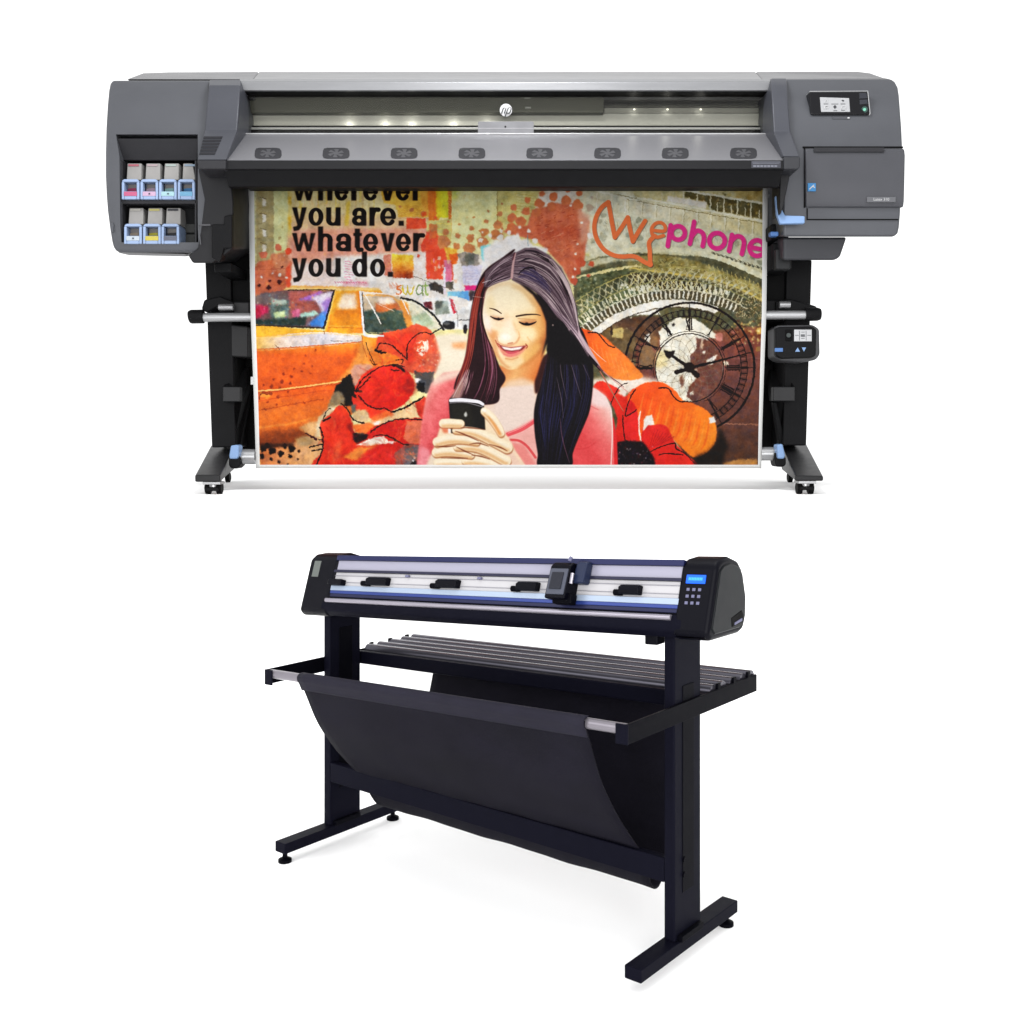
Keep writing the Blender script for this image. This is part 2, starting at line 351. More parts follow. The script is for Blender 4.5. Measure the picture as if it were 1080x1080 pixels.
# door pillars and windows
poly(TA((648, 812), (830, 812), (852, 1120), (566, 1120)), grad((345, 0), (382, 0), [(0, (238, 172, 60)), (.5, (240, 164, 54)), (1, (220, 120, 40))]), nz=8)
poly(TA((700, 830), (800, 828), (808, 950), (700, 965), (660, 930)), (245, 222, 204), soft=1.6, alpha=.9)
poly(TA((650, 940), (820, 945), (840, 1080), (600, 1080)), grad((0, 325), (0, 346), [(0, (216, 126, 40)), (1, (232, 150, 44))]), soft=1.5)
poly(TA((840, 820), (1160, 850), (1190, 1110), (860, 1110)), (186, 170, 150), nz=14)
poly(TA((850, 960), (1000, 930), (1190, 990), (1190, 1110), (860, 1110)), (66, 84, 78), soft=1, nz=26, N=N2)
poly(TB((0, 900), (150, 880), (200, 950), (60, 970), (0, 960)), (196, 112, 66), soft=1, nz=16, N=N2)
poly(TB((20, 860), (130, 850), (150, 900), (30, 910)), (236, 214, 196), soft=1)
poly(TB((30, 985), (140, 940), (230, 980), (246, 1080), (40, 1080)), (72, 88, 76), soft=.9, nz=22, N=N2)
stroke(TA((832, 815), (858, 1105)), 2.2, (224, 224, 224)); stroke(TA((862, 830), (980, 1040)), 1.2, (220, 214, 206))
stroke(TA((840, 826), (1000, 838), (1090, 845)), 1.6, (236, 214, 200))
stroke(TB((-90, 840), (60, 842), (140, 860), (210, 960), (250, 1085)), 2, (226, 170, 110))
poly(TB((170, 860), (300, 880), (420, 970), (500, 1085), (260, 1085), (220, 960)), (222, 216, 190), soft=.7, nz=18, N=N2)
poly(TB((260, 1000), (380, 960), (440, 1060), (300, 1085)), (176, 190, 160), soft=1.2, nz=18)
poly(TB((170, 870), (240, 900), (280, 1080), (235, 1080), (200, 960)), (228, 150, 74), soft=.8)
stroke(TB((190, 862), (290, 885), (380, 945), (450, 1010), (500, 1090)), 2, (50, 48, 46))
# taxi body
poly(TE((40, 10), (560, 60), (860, 90), (1000, 110), (1000, 560), (600, 760), (420, 900), (60, 900)), grad((0, 350), (0, 470), [(0, (238, 168, 62)), (.1, (236, 140, 54)), (.2, (226, 104, 44)), (.5, (221, 98, 42)), (.66, (222, 116, 52)), (.85, (214, 112, 48)), (1, (120, 58, 26))]), nz=7)
poly(TE((40, 15), (560, 62), (620, 75), (250, 85), (60, 110)), (236, 176, 66), soft=.8)
poly(TE((60, 110), (250, 90), (560, 72), (840, 95), (845, 140), (560, 166), (260, 190), (60, 200)), grad((268, 0), (380, 0), [(0, (238, 184, 96)), (.25, (230, 204, 184)), (.6, (212, 206, 212)), (1, (226, 214, 206))]), soft=.9, nz=5)
poly(TE((850, 130), (900, 120), (960, 300), (700, 420), (640, 450), (760, 320)), (236, 160, 84), soft=1.6, alpha=.8)
stroke(TE((590, 70), (620, -60)), 2.2, (232, 146, 54)); stroke(TE((600, 20), (850, 22)), 1, (226, 170, 90), alpha=.6)
stroke(TE((850, -30), (858, 60), (880, 92), (1000, 96)), 2.4, (220, 220, 218)); poly(TE((865, -30), (1000, -30), (1000, 72), (880, 72)), (66, 78, 70), nz=26, N=N2)
stroke(TE((610, 132), (800, 132)), .8, (120, 112, 112), alpha=.7); stroke(TE((205, 162), (240, 190)), .7, (90, 60, 50)); stroke(TE((315, 170), (340, 175)), .5, (90, 60, 50))
stroke(TE((70, 505), (300, 485), (690, 432)), 2.2, (246, 172, 98)); stroke(TE((70, 520), (690, 446)), 1, (200, 84, 40), alpha=.8)
stroke(TE((80, 575), (400, 520), (620, 490)), 1, (190, 84, 40), alpha=.8); stroke(TE((80, 640), (420, 580), (560, 560)), 1, (170, 76, 36), alpha=.8)
stroke(TE((80, 770), (300, 740), (520, 690)), 2, (232, 140, 70), alpha=.8, soft=1)
poly(TE((90, 800), (440, 770), (500, 850), (400, 900), (90, 915)), (120, 60, 28), soft=2.5, alpha=.75)
poly(TE((380, 770), (470, 720), (540, 720), (520, 860), (420, 800)), (210, 160, 112), soft=1, nz=8)
dots(TE, [(418, 298, 8), (345, 337, 8), (403, 354, 9), (268, 376, 10), (326, 395, 12), (255, 430, 15), (195, 415, 9), (315, 444, 11), (120, 456, 9), (180, 470, 14), (240, 482, 12), (226, 545, 11), (505, 200, 7), (432, 240, 6), (475, 316, 6), (465, 370, 6), (300, 506, 8), (215, 600, 8), (420, 585, 8), (135, 636, 9), (150, 580, 9)], (120, 48, 28), alpha=.85)
ell(276, 415, 2.6, 3.4, (244, 150, 70)); ell(280.5, 417, 3.6, 3, (240, 140, 60)); stroke(TE((100, 500), (180, 520)), 2.4, (150, 70, 36)); stroke(TE((90, 560), (100, 520), (150, 525)), 1, (120, 56, 30))
# wheel arch and tyre
poly(TE((690, 425), (768, 378), (800, 470), (800, 560), (760, 612), (690, 590), (640, 505)), (22, 18, 16), curve=True, soft=.4)
poly(TE((646, 505), (700, 515), (716, 590), (650, 645), (592, 640), (600, 590)), (132, 116, 92), soft=.6, nz=12, curve=True)
poly(TE((770, 330), (850, 300), (920, 320), (850, 400), (800, 470), (770, 400)), (206, 150, 128), soft=.7, curve=True, nz=10)
poly(TE((600, 620), (680, 600), (680, 660), (560, 720), (530, 860), (500, 860), (520, 700)), (208, 186, 152), soft=.8, nz=10)
poly(TE((90, 905), (350, 880), (420, 830), (560, 850), (560, 950), (510, 1060), (90, 1060)), grad(TE((90, 0))[0], TE((540, 0))[0], [(0, (196, 112, 66)), (.5, (210, 150, 104)), (1, (214, 168, 124))]), soft=1, nz=12, N=N2)
poly(TE((350, 850), (430, 830), (500, 860), (460, 900), (390, 910)), (176, 146, 108), soft=1, nz=10)
dots(TE, [(120, 925, 26), (185, 937, 27), (325, 922, 26), (250, 960, 21), (110, 980, 19), (315, 980, 17), (175, 998, 13), (235, 1020, 13), (380, 942, 11), (300, 1040, 9), (375, 1002, 8), (280, 905, 20), (150, 900, 20)], (20, 12, 10))
poly(TE((95, 890), (350, 880), (340, 905), (100, 925)), (40, 20, 12), soft=1, alpha=.9)
stroke(TE((430, 806), (500, 850)), [1, 3], (60, 20, 20)); 
# ---- poppies on the left
def petal(pts, c0, c1, a, b, nz=14, soft=.5): poly(pts, grad(a, b, [(0, c0), (1, c1)]), curve=True, nz=nz, N=N1, soft=soft)
petal(TF((40, 190), (60, 90), (160, 60), (260, 40), (330, 8), (420, 40), (490, 120), (530, 250), (480, 370), (380, 375), (280, 360), (200, 300), (60, 310), (0, 270)), (224, 84, 50), (218, 104, 78), (395, 350), (465, 385))
poly(TF((-20, 230), (60, 200), (220, 260), (200, 305), (30, 310)), (226, 128, 56), soft=.9, curve=True, nz=14)
poly(TF((330, 150), (420, 120), (430, 190), (380, 245), (340, 210)), (240, 222, 206), soft=.4, thr=.42)
poly(TF((370, 290), (430, 220), (520, 230), (530, 270), (480, 370), (400, 350)), (206, 104, 80), soft=.5, nz=6)
specks(436, 355, 463, 395, 40, (.4, 1.5), [(236, 160, 120), (228, 80, 50), (246, 226, 210)], alpha=.7)
poly(TF((130, 90), (330, 60), (330, 250), (290, 320), (240, 220), (120, 150)), (224, 66, 44), soft=2.2, alpha=.8, nz=12)
petal(TE((790, 500), (860, 370), (975, 322), (1110, 310), (1200, 380), (1230, 480), (1180, 570), (1080, 640), (980, 640), (860, 600)), (224, 56, 40), (206, 40, 30), (385, 385), (435, 430), nz=12)
petal(TE((770, 540), (850, 590), (980, 640), (1060, 645), (1040, 690), (900, 700), (800, 640)), (224, 60, 40), (226, 70, 44), (370, 420), (410, 440))
ell(432, 407, 8, 9, (140, 30, 26), soft=1.8, alpha=.7); 
poly(TF((320, 350), (380, 365), (470, 355), (470, 500), (400, 520), (340, 480), (330, 420)), (84, 80, 78), soft=.4, nz=10)
poly(TF((340, 430), (400, 440), (400, 510), (350, 500)), (22, 20, 20), soft=.5); poly(TF((325, 405), (370, 415), (350, 440), (330, 435)), (240, 232, 224))
poly(TE((780, 650), (870, 640), (900, 700), (860, 730), (790, 710)), (210, 180, 140), soft=.6, curve=True)
poly(TE((760, 600), (800, 600), (800, 650), (770, 660)), (100, 104, 100), soft=.6); poly(TE((625, 625), (680, 650), (650, 665)), (240, 236, 230))
poly(TF((0, 720), (160, 660), (340, 590), (350, 690), (200, 710), (0, 780)), (226, 190, 146), soft=.7, nz=14, N=N2)
poly(TF((20, 730), (70, 715), (60, 750), (25, 760)), (244, 236, 226)); poly(TF((0, 700), (120, 640), (180, 670), (20, 730)), (228, 110, 60), soft=1)
poly(TF((330, 590), (400, 540), (420, 560), (390, 720), (350, 680)), (196, 62, 46), soft=.5, nz=20, N=N2)
petal(TE((536, 745), (620, 660), (690, 605), (760, 690), (790, 800), (870, 860), (1000, 900), (1000, 1060), (500, 1060), (556, 930)), (224, 72, 46), (206, 52, 36), (340, 430), (380, 490))
poly(TE((760, 750), (900, 730), (975, 760), (880, 830), (800, 800)), (226, 118, 60), soft=.8, nz=14)
petal(TF((-20, 800), (80, 740), (240, 705), (390, 712), (380, 880), (330, 1060), (-60, 1060), (-60, 900)), (206, 44, 36), (196, 46, 40), (390, 440), (440, 490))
poly(TE((800, 900), (900, 850), (1000, 830), (1060, 880), (900, 900)), (240, 230, 216), soft=.5); poly(TF((0, 860), (90, 845), (110, 870), (0, 900)), (242, 226, 206), soft=.6)
poly(TE((700, 990), (820, 910), (980, 890), (900, 930), (800, 1010)), (232, 136, 66), soft=1); poly(TF((120, 870), (190, 870), (160, 890)), (244, 220, 210), soft=.4)
poly(TE((640, 900), (700, 850), (680, 1000), (620, 1050)), (228, 130, 90), soft=2, alpha=.5); poly(TE((740, 740), (770, 740), (790, 840), (740, 780)), (120, 24, 22), soft=1, alpha=.8)
poly(TE((780, 805), (890, 820), (880, 850), (810, 890), (780, 860)), (34, 18, 22), soft=.7)
poly(TF((270, 720), (390, 712), (385, 890), (290, 890), (240, 850)), (206, 112, 86), soft=.4, nz=6)
poly(TF((180, 960), (260, 890), (370, 895), (350, 1060), (200, 1060)), (108, 96, 96), soft=.5, nz=10); poly(TF((180, 960), (250, 900), (250, 1050), (190, 1060)), (160, 96, 84), soft=1)
poly(TF((300, 1020), (350, 1010), (345, 1060), (290, 1060)), (30, 28, 30)); dots(TF, [(322, 990, 8), (310, 1010, 6)], (236, 232, 230))
specks(415, 440, 438, 490, 46, (.4, 1.3), [(236, 120, 100), (200, 60, 50), (120, 40, 40)], alpha=.6)
BK = (26, 16, 16)
for pts, w in ((TE((800, 500), (830, 430), (900, 370), (975, 325), (1070, 305), (1150, 320)), 1.2), (TE((800, 505), (905, 395)), 1.2), (TE((820, 530), (880, 600), (960, 632), (1010, 625), (1060, 650), (1140, 630), (1270, 560)), 1.3),
               (TE((795, 500), (840, 500)), 2), (TE((690, 590), (740, 640), (780, 710), (860, 735)), 1.3), (TE((555, 700), (590, 640), (610, 630)), 1), (TE((560, 720), (610, 690)), [3, 1.5]), (TE((535, 765), (556, 830), (550, 940), (500, 1055)), 1.6),
               (TE((460, 912), (552, 886)), 1.3), (TE((475, 940), (545, 925)), 1.6), (TE((525, 855), (560, 858)), 1.2), (TF((40, 200), (70, 150), (150, 160), (220, 220), (270, 270)), 1.4), (TF((36, 195), (60, 215), (110, 215)), 2.2),
               (TF((270, 270), (272, 160), (330, 90), (400, 66), (440, 80)), 1.1), (TF((230, 300), (232, 270), (190, 275)), 1.2), (TF((145, 310), (200, 315), (255, 360)), [1, 3.4, 1.5]), (TF((150, 345), (210, 350)), 1.2),
               (TF((0, 800), (100, 735), (220, 705), (385, 708)), 1.4), (TF((20, 830), (90, 820), (170, 850), (240, 890), (280, 895)), [1, 1.6, 1]), (TF((0, 270), (20, 300), (50, 305)), .7), (TF((150, 660), (260, 610), (390, 540)), 1.2),
               (TE((870, 140), (900, 230), (940, 300)), .8), (TE((940, 190), (960, 210), (985, 200)), 1.6)):
    stroke(pts, w, BK)
for _ in range(150):                                  # veins and washes on the petals
    a = rng.uniform(0, 6.28); r0 = rng.uniform(4, 26); cx_, cy_ = [(410, 408), (352, 462), (432, 372), (410, 470)][rng.integers(4)]
    x, y = cx_+r0*1.1*math.cos(a), cy_+r0*.9*math.sin(a)
    if not (268 < x < 440 and 345 < y < 492) or (x < 340 and y < 425) or (x < 335): continue
    stroke([(x, y), (x+rng.uniform(3, 9)*math.cos(a+.3), y+rng.uniform(3, 9)*math.sin(a+.3)), (x+12*math.cos(a), y+12*math.sin(a))], [.3, rng.uniform(.8, 2.4), .3], [(240, 110, 64), (176, 26, 24), (228, 82, 50), (150, 24, 22), (244, 150, 96)][rng.integers(5)], alpha=.33, soft=.9)
specks(268, 355, 345, 470, 120, (.3, .9), [(120, 50, 26), (244, 166, 96), (160, 70, 34)], alpha=.5)
specks(268, 200, 500, 340, 260, (.3, 1.1), [(240, 232, 222), (196, 110, 80), (120, 96, 80), (232, 190, 110), (226, 120, 90)], alpha=.5)
# ---- tower on the right
rect(590, 180, 815, 300, (206, 200, 164), nz=8)
poly(TC((0, 40), (700, 40), (640, 560), (0, 420)), (214, 204, 140), nz=14, N=N2)
for k in range(7): stroke(TC((90, 95+k*22), (260, 110+k*22)), .6, (180, 160, 90), alpha=.7)
for k in range(12): stroke(TC((6+k*8, 60), (6+k*8, 320)), .5, (190, 176, 100), alpha=.5)
poly(TC((270, 70), (560, 70), (680, 120), (700, 480), (600, 540), (560, 250), (330, 200), (240, 210)), (228, 220, 208), soft=1.2, nz=10)
poly(TC((540, 60), (975, 90), (975, 560), (640, 560), (560, 300)), (222, 218, 190), soft=1.5, nz=8)
poly(TD((-40, 40), (960, 40), (960, 300), (500, 215), (0, 130)), (206, 196, 150), nz=16, N=N2)
poly(TD((60, 30), (960, 30), (960, 70), (300, 60)), (72, 66, 40), soft=.6, nz=24, N=N2)
poly(TD((370, 75), (960, 175), (960, 290), (560, 215), (500, 150), (350, 120)), (104, 96, 64), soft=.5, nz=22, N=N2)
specks(730, 200, 806, 226, 90, (.5, 1.8), [(196, 176, 110), (222, 206, 150), (90, 84, 56), (160, 120, 70)], alpha=.7)
poly(TD((700, 40), (945, 60), (945, 160), (760, 130)), (186, 166, 112), soft=1, nz=36, N=N2)
poly(TD((0, 140), (945, 305), (945, 420), (500, 350), (0, 260)), grad((670, 0), (810, 0), [(0, (222, 218, 196)), (1, (216, 204, 156))]), soft=.6, nz=7)
for k in range(11):
    x = -60+k*102; y = 140+x*.178
    stroke(TD((x, y), (x-6, y+110)), [1.8, .8], (238, 232, 202)); stroke(TD((x+12, y+8), (x+4, y+100)), .5, (160, 150, 110), alpha=.8)
    stroke(TD((x+250, y-40), (x+250, y+20)), 1, (226, 218, 186))
for k in range(9):
    x = 350+k*99; y = 75+(x-350)*.175
    stroke(TD((x, y), (x-4, y+110)), 1.2, (226, 220, 190))
poly(TD((235, 110), (520, 160), (515, 205), (225, 150)), (226, 220, 206), soft=.4)
stroke(TD((-60, 118), (250, 165), (945, 300)), 2.2, (238, 234, 206)); stroke(TD((-60, 138), (945, 316)), .6, (120, 108, 70))
stroke(TD((330, 66), (945, 168)), 2, (236, 232, 206)); stroke(TC((600, 60), (975, 130)), 1.4, (150, 140, 104)); stroke(TC((660, 66), (980, 145)), 2, (236, 232, 206))
for x in (690, 795, 900): stroke(TC((x, 90+(x-690)*.2), (x-6, 230)), 1.4, (238, 234, 214)); 
poly(TD((-60, 250), (945, 410), (960, 640), (500, 540), (-60, 500)), (204, 202, 176), soft=1, nz=16, N=N2)
for k in range(60):
    x = rng.uniform(-250, 940); stroke(TD((x, 300+x*.12+rng.uniform(0, 60)), (x+16, 330+x*.12+rng.uniform(0, 90))), .7, [(150, 146, 118), (176, 172, 150)][k % 2], alpha=.6)
dots(TC, [(735, 410, 34), (740, 255, 20), (660, 440, 20), (915, 400, 18), (710, 300, 20)], (160, 160, 140), alpha=.8); dots(TD, [(30, 420, 24), (20, 290, 22), (745, 460, 20), (860, 560, 22), (915, 600, 22)], (140, 140, 120), alpha=.8)
# arch mass
poly(TC((520, 760), (560, 610), (700, 560), (860, 540), (1000, 530), (1500, 560), (1700, 620), (1930, 720), (1930, 1100), (1930, 1900), (520, 1900)), (94, 92, 68), soft=.5, nz=26, N=N2)
poly(TC((560, 690), (700, 650), (900, 630), (1000, 640), (1000, 1100), (540, 1100)), (92, 98, 70), soft=1, nz=34, N=N2)
specks(608, 290, 650, 345, 260, (.4, 1.8), [(170, 172, 136), (120, 126, 92), (54, 60, 40), (206, 202, 166)], alpha=.7)
poly(TC((640, 1080), (720, 760), (860, 690), (900, 730), (780, 850), (700, 1000)), (78, 78, 56), soft=2, alpha=.8)
poly(TD((-60, 560), (200, 540), (480, 600), (945, 790), (945, 890), (620, 760), (200, 680), (-60, 660)), (150, 140, 92), soft=.6, nz=44, N=N2)
for k in range(120):
    x = rng.uniform(-40, 930); y = 575+max(x-250, 0)*.3+rng.uniform(0, 90); a = rng.uniform(-1, 1)
    stroke(TD((x, y), (x+24*math.cos(a), y+24*math.sin(a))), .7, [(206, 196, 140), (86, 78, 48), (176, 160, 96)][k % 3], alpha=.8)
stroke(TC((540, 712), (640, 685), (760, 655), (900, 630), (1000, 625)), 1.6, (206, 196, 140))
for k in range(14): stroke(TC((560+k*31, 705-k*6), (575+k*31, 700-k*6)), 2.2, (226, 214, 160))
poly(TC((560, 610), (700, 570), (860, 545), (1000, 548), (1000, 590), (840, 590), (700, 620), (570, 670)), (206, 202, 172), soft=.7, nz=30, N=N2, alpha=.85)
stroke(TD((-60, 510), (200, 500), (400, 520), (650, 580), (945, 712)), 5.5, (220, 216, 184), nz=12, N=N2)
for k in range(13): x = 560+k*32; y = 525+(x-560)*.32; stroke(TD((x, y), (x+18, y+12)), 2, (96, 92, 74)); stroke(TD((x-3, y-2), (x+6, y+6)), .6, (236, 230, 200))
stroke(TD((-40, 640), (120, 660), (330, 690), (560, 720), (760, 790), (950, 890)), 1.8, (204, 182, 104)); stroke(TD((560, 735), (760, 806), (950, 905)), .8, (120, 100, 56))
for k in range(12): x = 560+k*33; stroke(TD((x, 720+(x-560)*.42), (x-26, 610+(x-560)*.38)), .9, (190, 176, 116), alpha=.9)
poly(TD((420, 700), (700, 800), (800, 900), (760, 1000), (560, 900), (430, 800)), (86, 84, 64), soft=3, nz=14)
poly(TD((-60, 670), (420, 730), (560, 800), (560, 900), (-60, 760)), (70, 62, 42), soft=.6, nz=14)
for k in range(11):
    x = -40+k*52; y = 680+k*8
    stroke(TD((x, y), (x+70, y+90)), .9, (216, 204, 150)); stroke(TD((x+70, y), (x, y+90)), .9, (206, 192, 136))
stroke(TD((-60, 790), (200, 810), (430, 850), (560, 880)), 3.4, (126, 124, 70), nz=12)
poly(TD((-120, 740), (300, 800), (560, 850), (560, 880), (300, 850), (-120, 800)), (222, 218, 196), soft=.5, thr=.5)
for k in range(16): x = -60+k*40; stroke(TD((x, 745+k*7), (x+22, 800+k*7)), .7, (100, 94, 64)); stroke(TD((x+22, 745+k*7), (x, 800+k*7)), .7, (100, 94, 64))
for k in range(200):
    x = rng.uniform(730, 940); y = rng.uniform(860, 1010); stroke(TD((x, y), (x+rng.uniform(-16, 16), y+rng.uniform(-16, 16))), .6, [(176, 160, 120), (60, 56, 40), (220, 208, 170), (140, 110, 80)][k % 4], alpha=.7)
# ladder arch, white arch
for k in range(26):
    t = k/25; x = 640+1000*t; y = 1040-210*math.sin(min(t*1.6, 1.57))
    nx, ny = -.75*(1-t)+.0*t, -1
    for o, l, w, c in ((0, 26, 2.8, (216, 212, 190)), (44, 22, 2, (206, 200, 170)), (84, 16, 1.6, (188, 184, 150))):
        stroke(TC((x+nx*o, y+ny*o), (x+nx*(o+l), y+ny*(o+l))), w, c)
stroke(TC((640, 1075), (760, 985), (880, 950), (1000, 935), (1160, 930)), .9, (50, 46, 36), alpha=.8)
poly(TC((610, 1100), (700, 1020), (820, 970), (1000, 945), (1150, 945), (1150, 985), (1000, 985), (830, 1010), (740, 1080), (700, 1150), (600, 1170)), (232, 226, 214), soft=.5, nz=5)
# area under the arch
poly(TC((740, 1090), (830, 1020), (1000, 990), (1170, 1000), (1170, 1400), (700, 1400)), (92, 68, 52), soft=.8, nz=16, N=N2)
poly(TG((560, 40), (700, -20), (900, 40), (975, 80), (975, 220), (700, 200)), (110, 92, 64), soft=1, nz=22, N=N2)
poly(TG((620, 40), (700, 0), (690, 60), (640, 90)), (196, 180, 136), soft=.8); poly(TG((810, 40), (880, 36), (880, 110), (800, 105)), (190, 172, 120), soft=.4, nz=12)
stroke(TG((790, -40), (795, 80)), 2.6, (58, 44, 34)); dots(TG, [(850, -20, 10), (940, -40, 8), (880, -60, 7)], (224, 214, 190))
rect(640, 378, 690, 384, (140, 122, 90), soft=.8, nz=10)
# brown field on the right
poly(TH((120, 120), (945, 100), (945, 1060), (400, 1060), (200, 700), (0, 400), (0, 160)), grad((0, 355), (0, 490), [(0, (126, 76, 66)), (.3, (116, 74, 66)), (.7, (96, 64, 54)), (1, (80, 56, 42))]), soft=.8, nz=8)
poly(TH((560, 60), (945, 20), (945, 140), (560, 130)), (132, 84, 62), soft=1, nz=40, N=N2)
specks(770, 338, 806, 362, 90, (.5, 1.7), [(206, 180, 110), (226, 206, 150), (90, 50, 36), (186, 110, 96)], alpha=.8)
dots(TH, [(905, 60, 26)], (206, 170, 100)); dots(TH, [(900, 60, 10)], (240, 220, 160)); dots(TH, [(900, 190, 20)], (140, 106, 66))
stroke(TH((650, 740), (900, 745)), 1.4, (146, 104, 84), alpha=.9); stroke(TH((600, 262), (930, 255)), .8, (146, 104, 90), alpha=.6)
poly(TH((640, 1030), (760, 1000), (890, 1000), (890, 1050), (640, 1050)), (172, 126, 76), soft=.6)
stroke(TH((940, 140), (945, 800)), 2, (150, 110, 100), alpha=.4, soft=1)
# the pale arch with its ladder and lattice rings
AX, AY = 712.0, 452.0
def ap(r, a): return (AX+r*math.cos(math.radians(a)), AY+r*math.sin(math.radians(a)))
stroke([ap(133, a) for a in np.linspace(222, 288, 30)], 7.5, (230, 224, 212), curve=False, soft=.4)
stroke([ap(128.6, a) for a in np.linspace(222, 288, 30)], .8, (70, 56, 44), curve=False)
stroke([ap(142, a) for a in np.linspace(222, 296, 30)], 9, (84, 78, 60), curve=False, soft=.5)
for a in np.arange(222, 297, 1.9):
    stroke([ap(138.5, a), ap(146, a)], 1.7, (222, 216, 196)); stroke([ap(149, a+.8), ap(156, a+.8)], 1.5, (206, 202, 172)); 
for a in np.arange(226, 300, 2.6):
    stroke([ap(158, a), ap(170, a+3)], .8, (190, 184, 146)); stroke([ap(158, a+3), ap(170, a)], .8, (178, 170, 130)); stroke([ap(160, a+1), ap(166, a+1.6)], 1.5, (206, 204, 180), alpha=.6)
for r, c in ((147.6, (210, 204, 176)), (157, (150, 146, 100)), (171, (160, 152, 96))): stroke([ap(r, a) for a in np.linspace(224, 300, 30)], 1, c, curve=False)
specks(610, 290, 806, 350, 420, (.3, 1.0), [(216, 206, 170), (60, 54, 38), (176, 160, 110), (120, 112, 80)], alpha=.55)
specks(640, 195, 806, 262, 160, (.3, .9), [(150, 140, 104), (236, 230, 206), (120, 110, 80)], alpha=.5)
# ---- clock face
CX, CY = 726.7, 387.4
WH = (228, 222, 204)
poly(TH((170, 60), (300, -40), (440, -30), (560, 60), (640, 130), (560, 110), (460, 120), (440, 180), (395, 260), (300, 240), (180, 180)), WH, soft=.5, nz=5)
poly([(CX+36*math.cos(a), CY+36*math.sin(a)) for a in np.linspace(0, 6.28, 40)], WH, nz=6)
poly(TH((440, 110), (560, 130), (640, 240), (640, 420), (560, 540), (420, 580), (370, 540), (385, 470), (440, 410), (400, 360), (395, 240), (445, 190)), (112, 74, 64), soft=.5, nz=16, N=N2)
poly(TH((320, 400), (345, 380), (355, 450), (330, 480)), (120, 84, 70), soft=.6); poly(TH((150, 200), (260, 200), (220, 330), (140, 330)), (222, 206, 160), soft=1.5)
poly(TH((520, 270), (600, 235), (560, 310), (530, 310)), (232, 226, 212), soft=.5); dots(TH, [(663, 298, 20), (440, 345, 8), (500, 215, 12), (412, 515, 14)], (226, 216, 196)); dots(TH, [(612, 100, 30), (716, 66, 18)], (196, 130, 116))
poly(TH((480, 110), (500, 110), (490, 190), (475, 190)), (206, 180, 160), soft=.4); poly(TH((20, 180), (100, 150), (140, 220), (140, 330), (30, 330)), (124, 98, 72), soft=.6, nz=12)
poly(TH((60, 100), (110, 60), (170, 120), (170, 190), (80, 150)), (120, 92, 66), soft=.6, nz=20, N=N2); poly(TH((60, 110), (100, 70), (105, 150)), (226, 220, 206), soft=.5)
for r in range(6, 36, 6):
    for k in range(18):
        a = k*20+(r//6 % 2)*10
        p0 = (CX+r*math.cos(math.radians(a)), CY+r*math.sin(math.radians(a)))
        for da in (-10, 10):
            q = (CX+(r+6)*math.cos(math.radians(a+da)), CY+(r+6)*math.sin(math.radians(a+da)))
            stroke([p0, q], .35, (120, 108, 92), alpha=.75)
# the collage is rough: ragged edges, grit and uneven ink
def rough(amp, sc, tex):
    global cv
    dx = (smooth_noise(sc, sc)-.5)*2*amp*PS; dy = (smooth_noise(sc, sc)-.5)*2*amp*PS
    jj, ii = np.mgrid[0:PH, 0:PW]
    cv = cv[np.clip((jj+dy).astype(int), 0, PH-1), np.clip((ii+dx).astype(int), 0, PW-1)]
    if tex:
        g = smooth_noise(26, 26)*.35+smooth_noise(11, 11)*.3+smooth_noise(5, 5)*.2+smooth_noise(2.5, 2.5)*.15
        cv = cv*(1+(g[..., None]-.5)*tex)+(smooth_noise(9, 9)[..., None]-.5)*np.array([10, 2, -8], np.float32)
rough(.4, 9, 0); rough(.25, 4, .36)
# crisp lines of the taxi over the grit
stroke(TA((640, 808), (564, 1080)), 1.5, (44, 40, 46)); stroke(TA((300, 806), (500, 802), (642, 806)), 1.1, (60, 44, 36)); stroke(TA((40, 1062), (300, 1070), (564, 1082)), 1.2, (60, 46, 36))
stroke(TA((652, 812), (580, 1080)), 1.3, (250, 196, 110), alpha=.8); stroke(TA((832, 815), (858, 1105)), 1.8, (232, 230, 228)); stroke(TA((845, 815), (868, 1105)), .9, (70, 62, 56))
stroke(TA((838, 818), (980, 830), (1090, 842), (1130, 860), (1190, 980)), 1.3, (240, 222, 206)); stroke(TA((862, 830), (985, 1050)), 1.2, (232, 226, 216)); stroke(TB((20, 905), (140, 960)), .7, (240, 214, 190), alpha=.8)
stroke(TE((858, 60), (880, 92), (1000, 97)), 1.8, (230, 230, 228)); stroke(TE((870, 52), (892, 76), (1000, 80)), .8, (50, 50, 48))
stroke(TB((190, 862), (290, 885), (380, 945), (450, 1010), (505, 1095)), 1.9, (40, 38, 38)); stroke(TB((205, 880), (290, 905), (370, 960), (440, 1030)), .8, (240, 236, 226), alpha=.8)
ell(473, 342.3, 6.6, 4.3, (34, 34, 36)); ell(471, 341, 3.4, 1.8, (92, 92, 92), soft=.5); stroke([(466, 345), (459, 349), (454, 352)], 1.5, (40, 38, 38))
ell(490.5, 347, 2.2, 5, (34, 32, 36), soft=.5); stroke(TE((70, 502), (300, 482), (690, 430)), 1.4, (252, 190, 120)); stroke(TE((72, 512), (300, 493), (690, 441)), .9, (178, 70, 34), alpha=.9)
stroke(TE((560, 68), (300, 96), (60, 112)), 1, (250, 206, 130), alpha=.8); stroke(TE((300, 84), (560, 72), (840, 98)), .9, (250, 240, 230), alpha=.8); stroke(TE((60, 196), (260, 186), (560, 164), (840, 140)), .9, (196, 90, 44), alpha=.8)
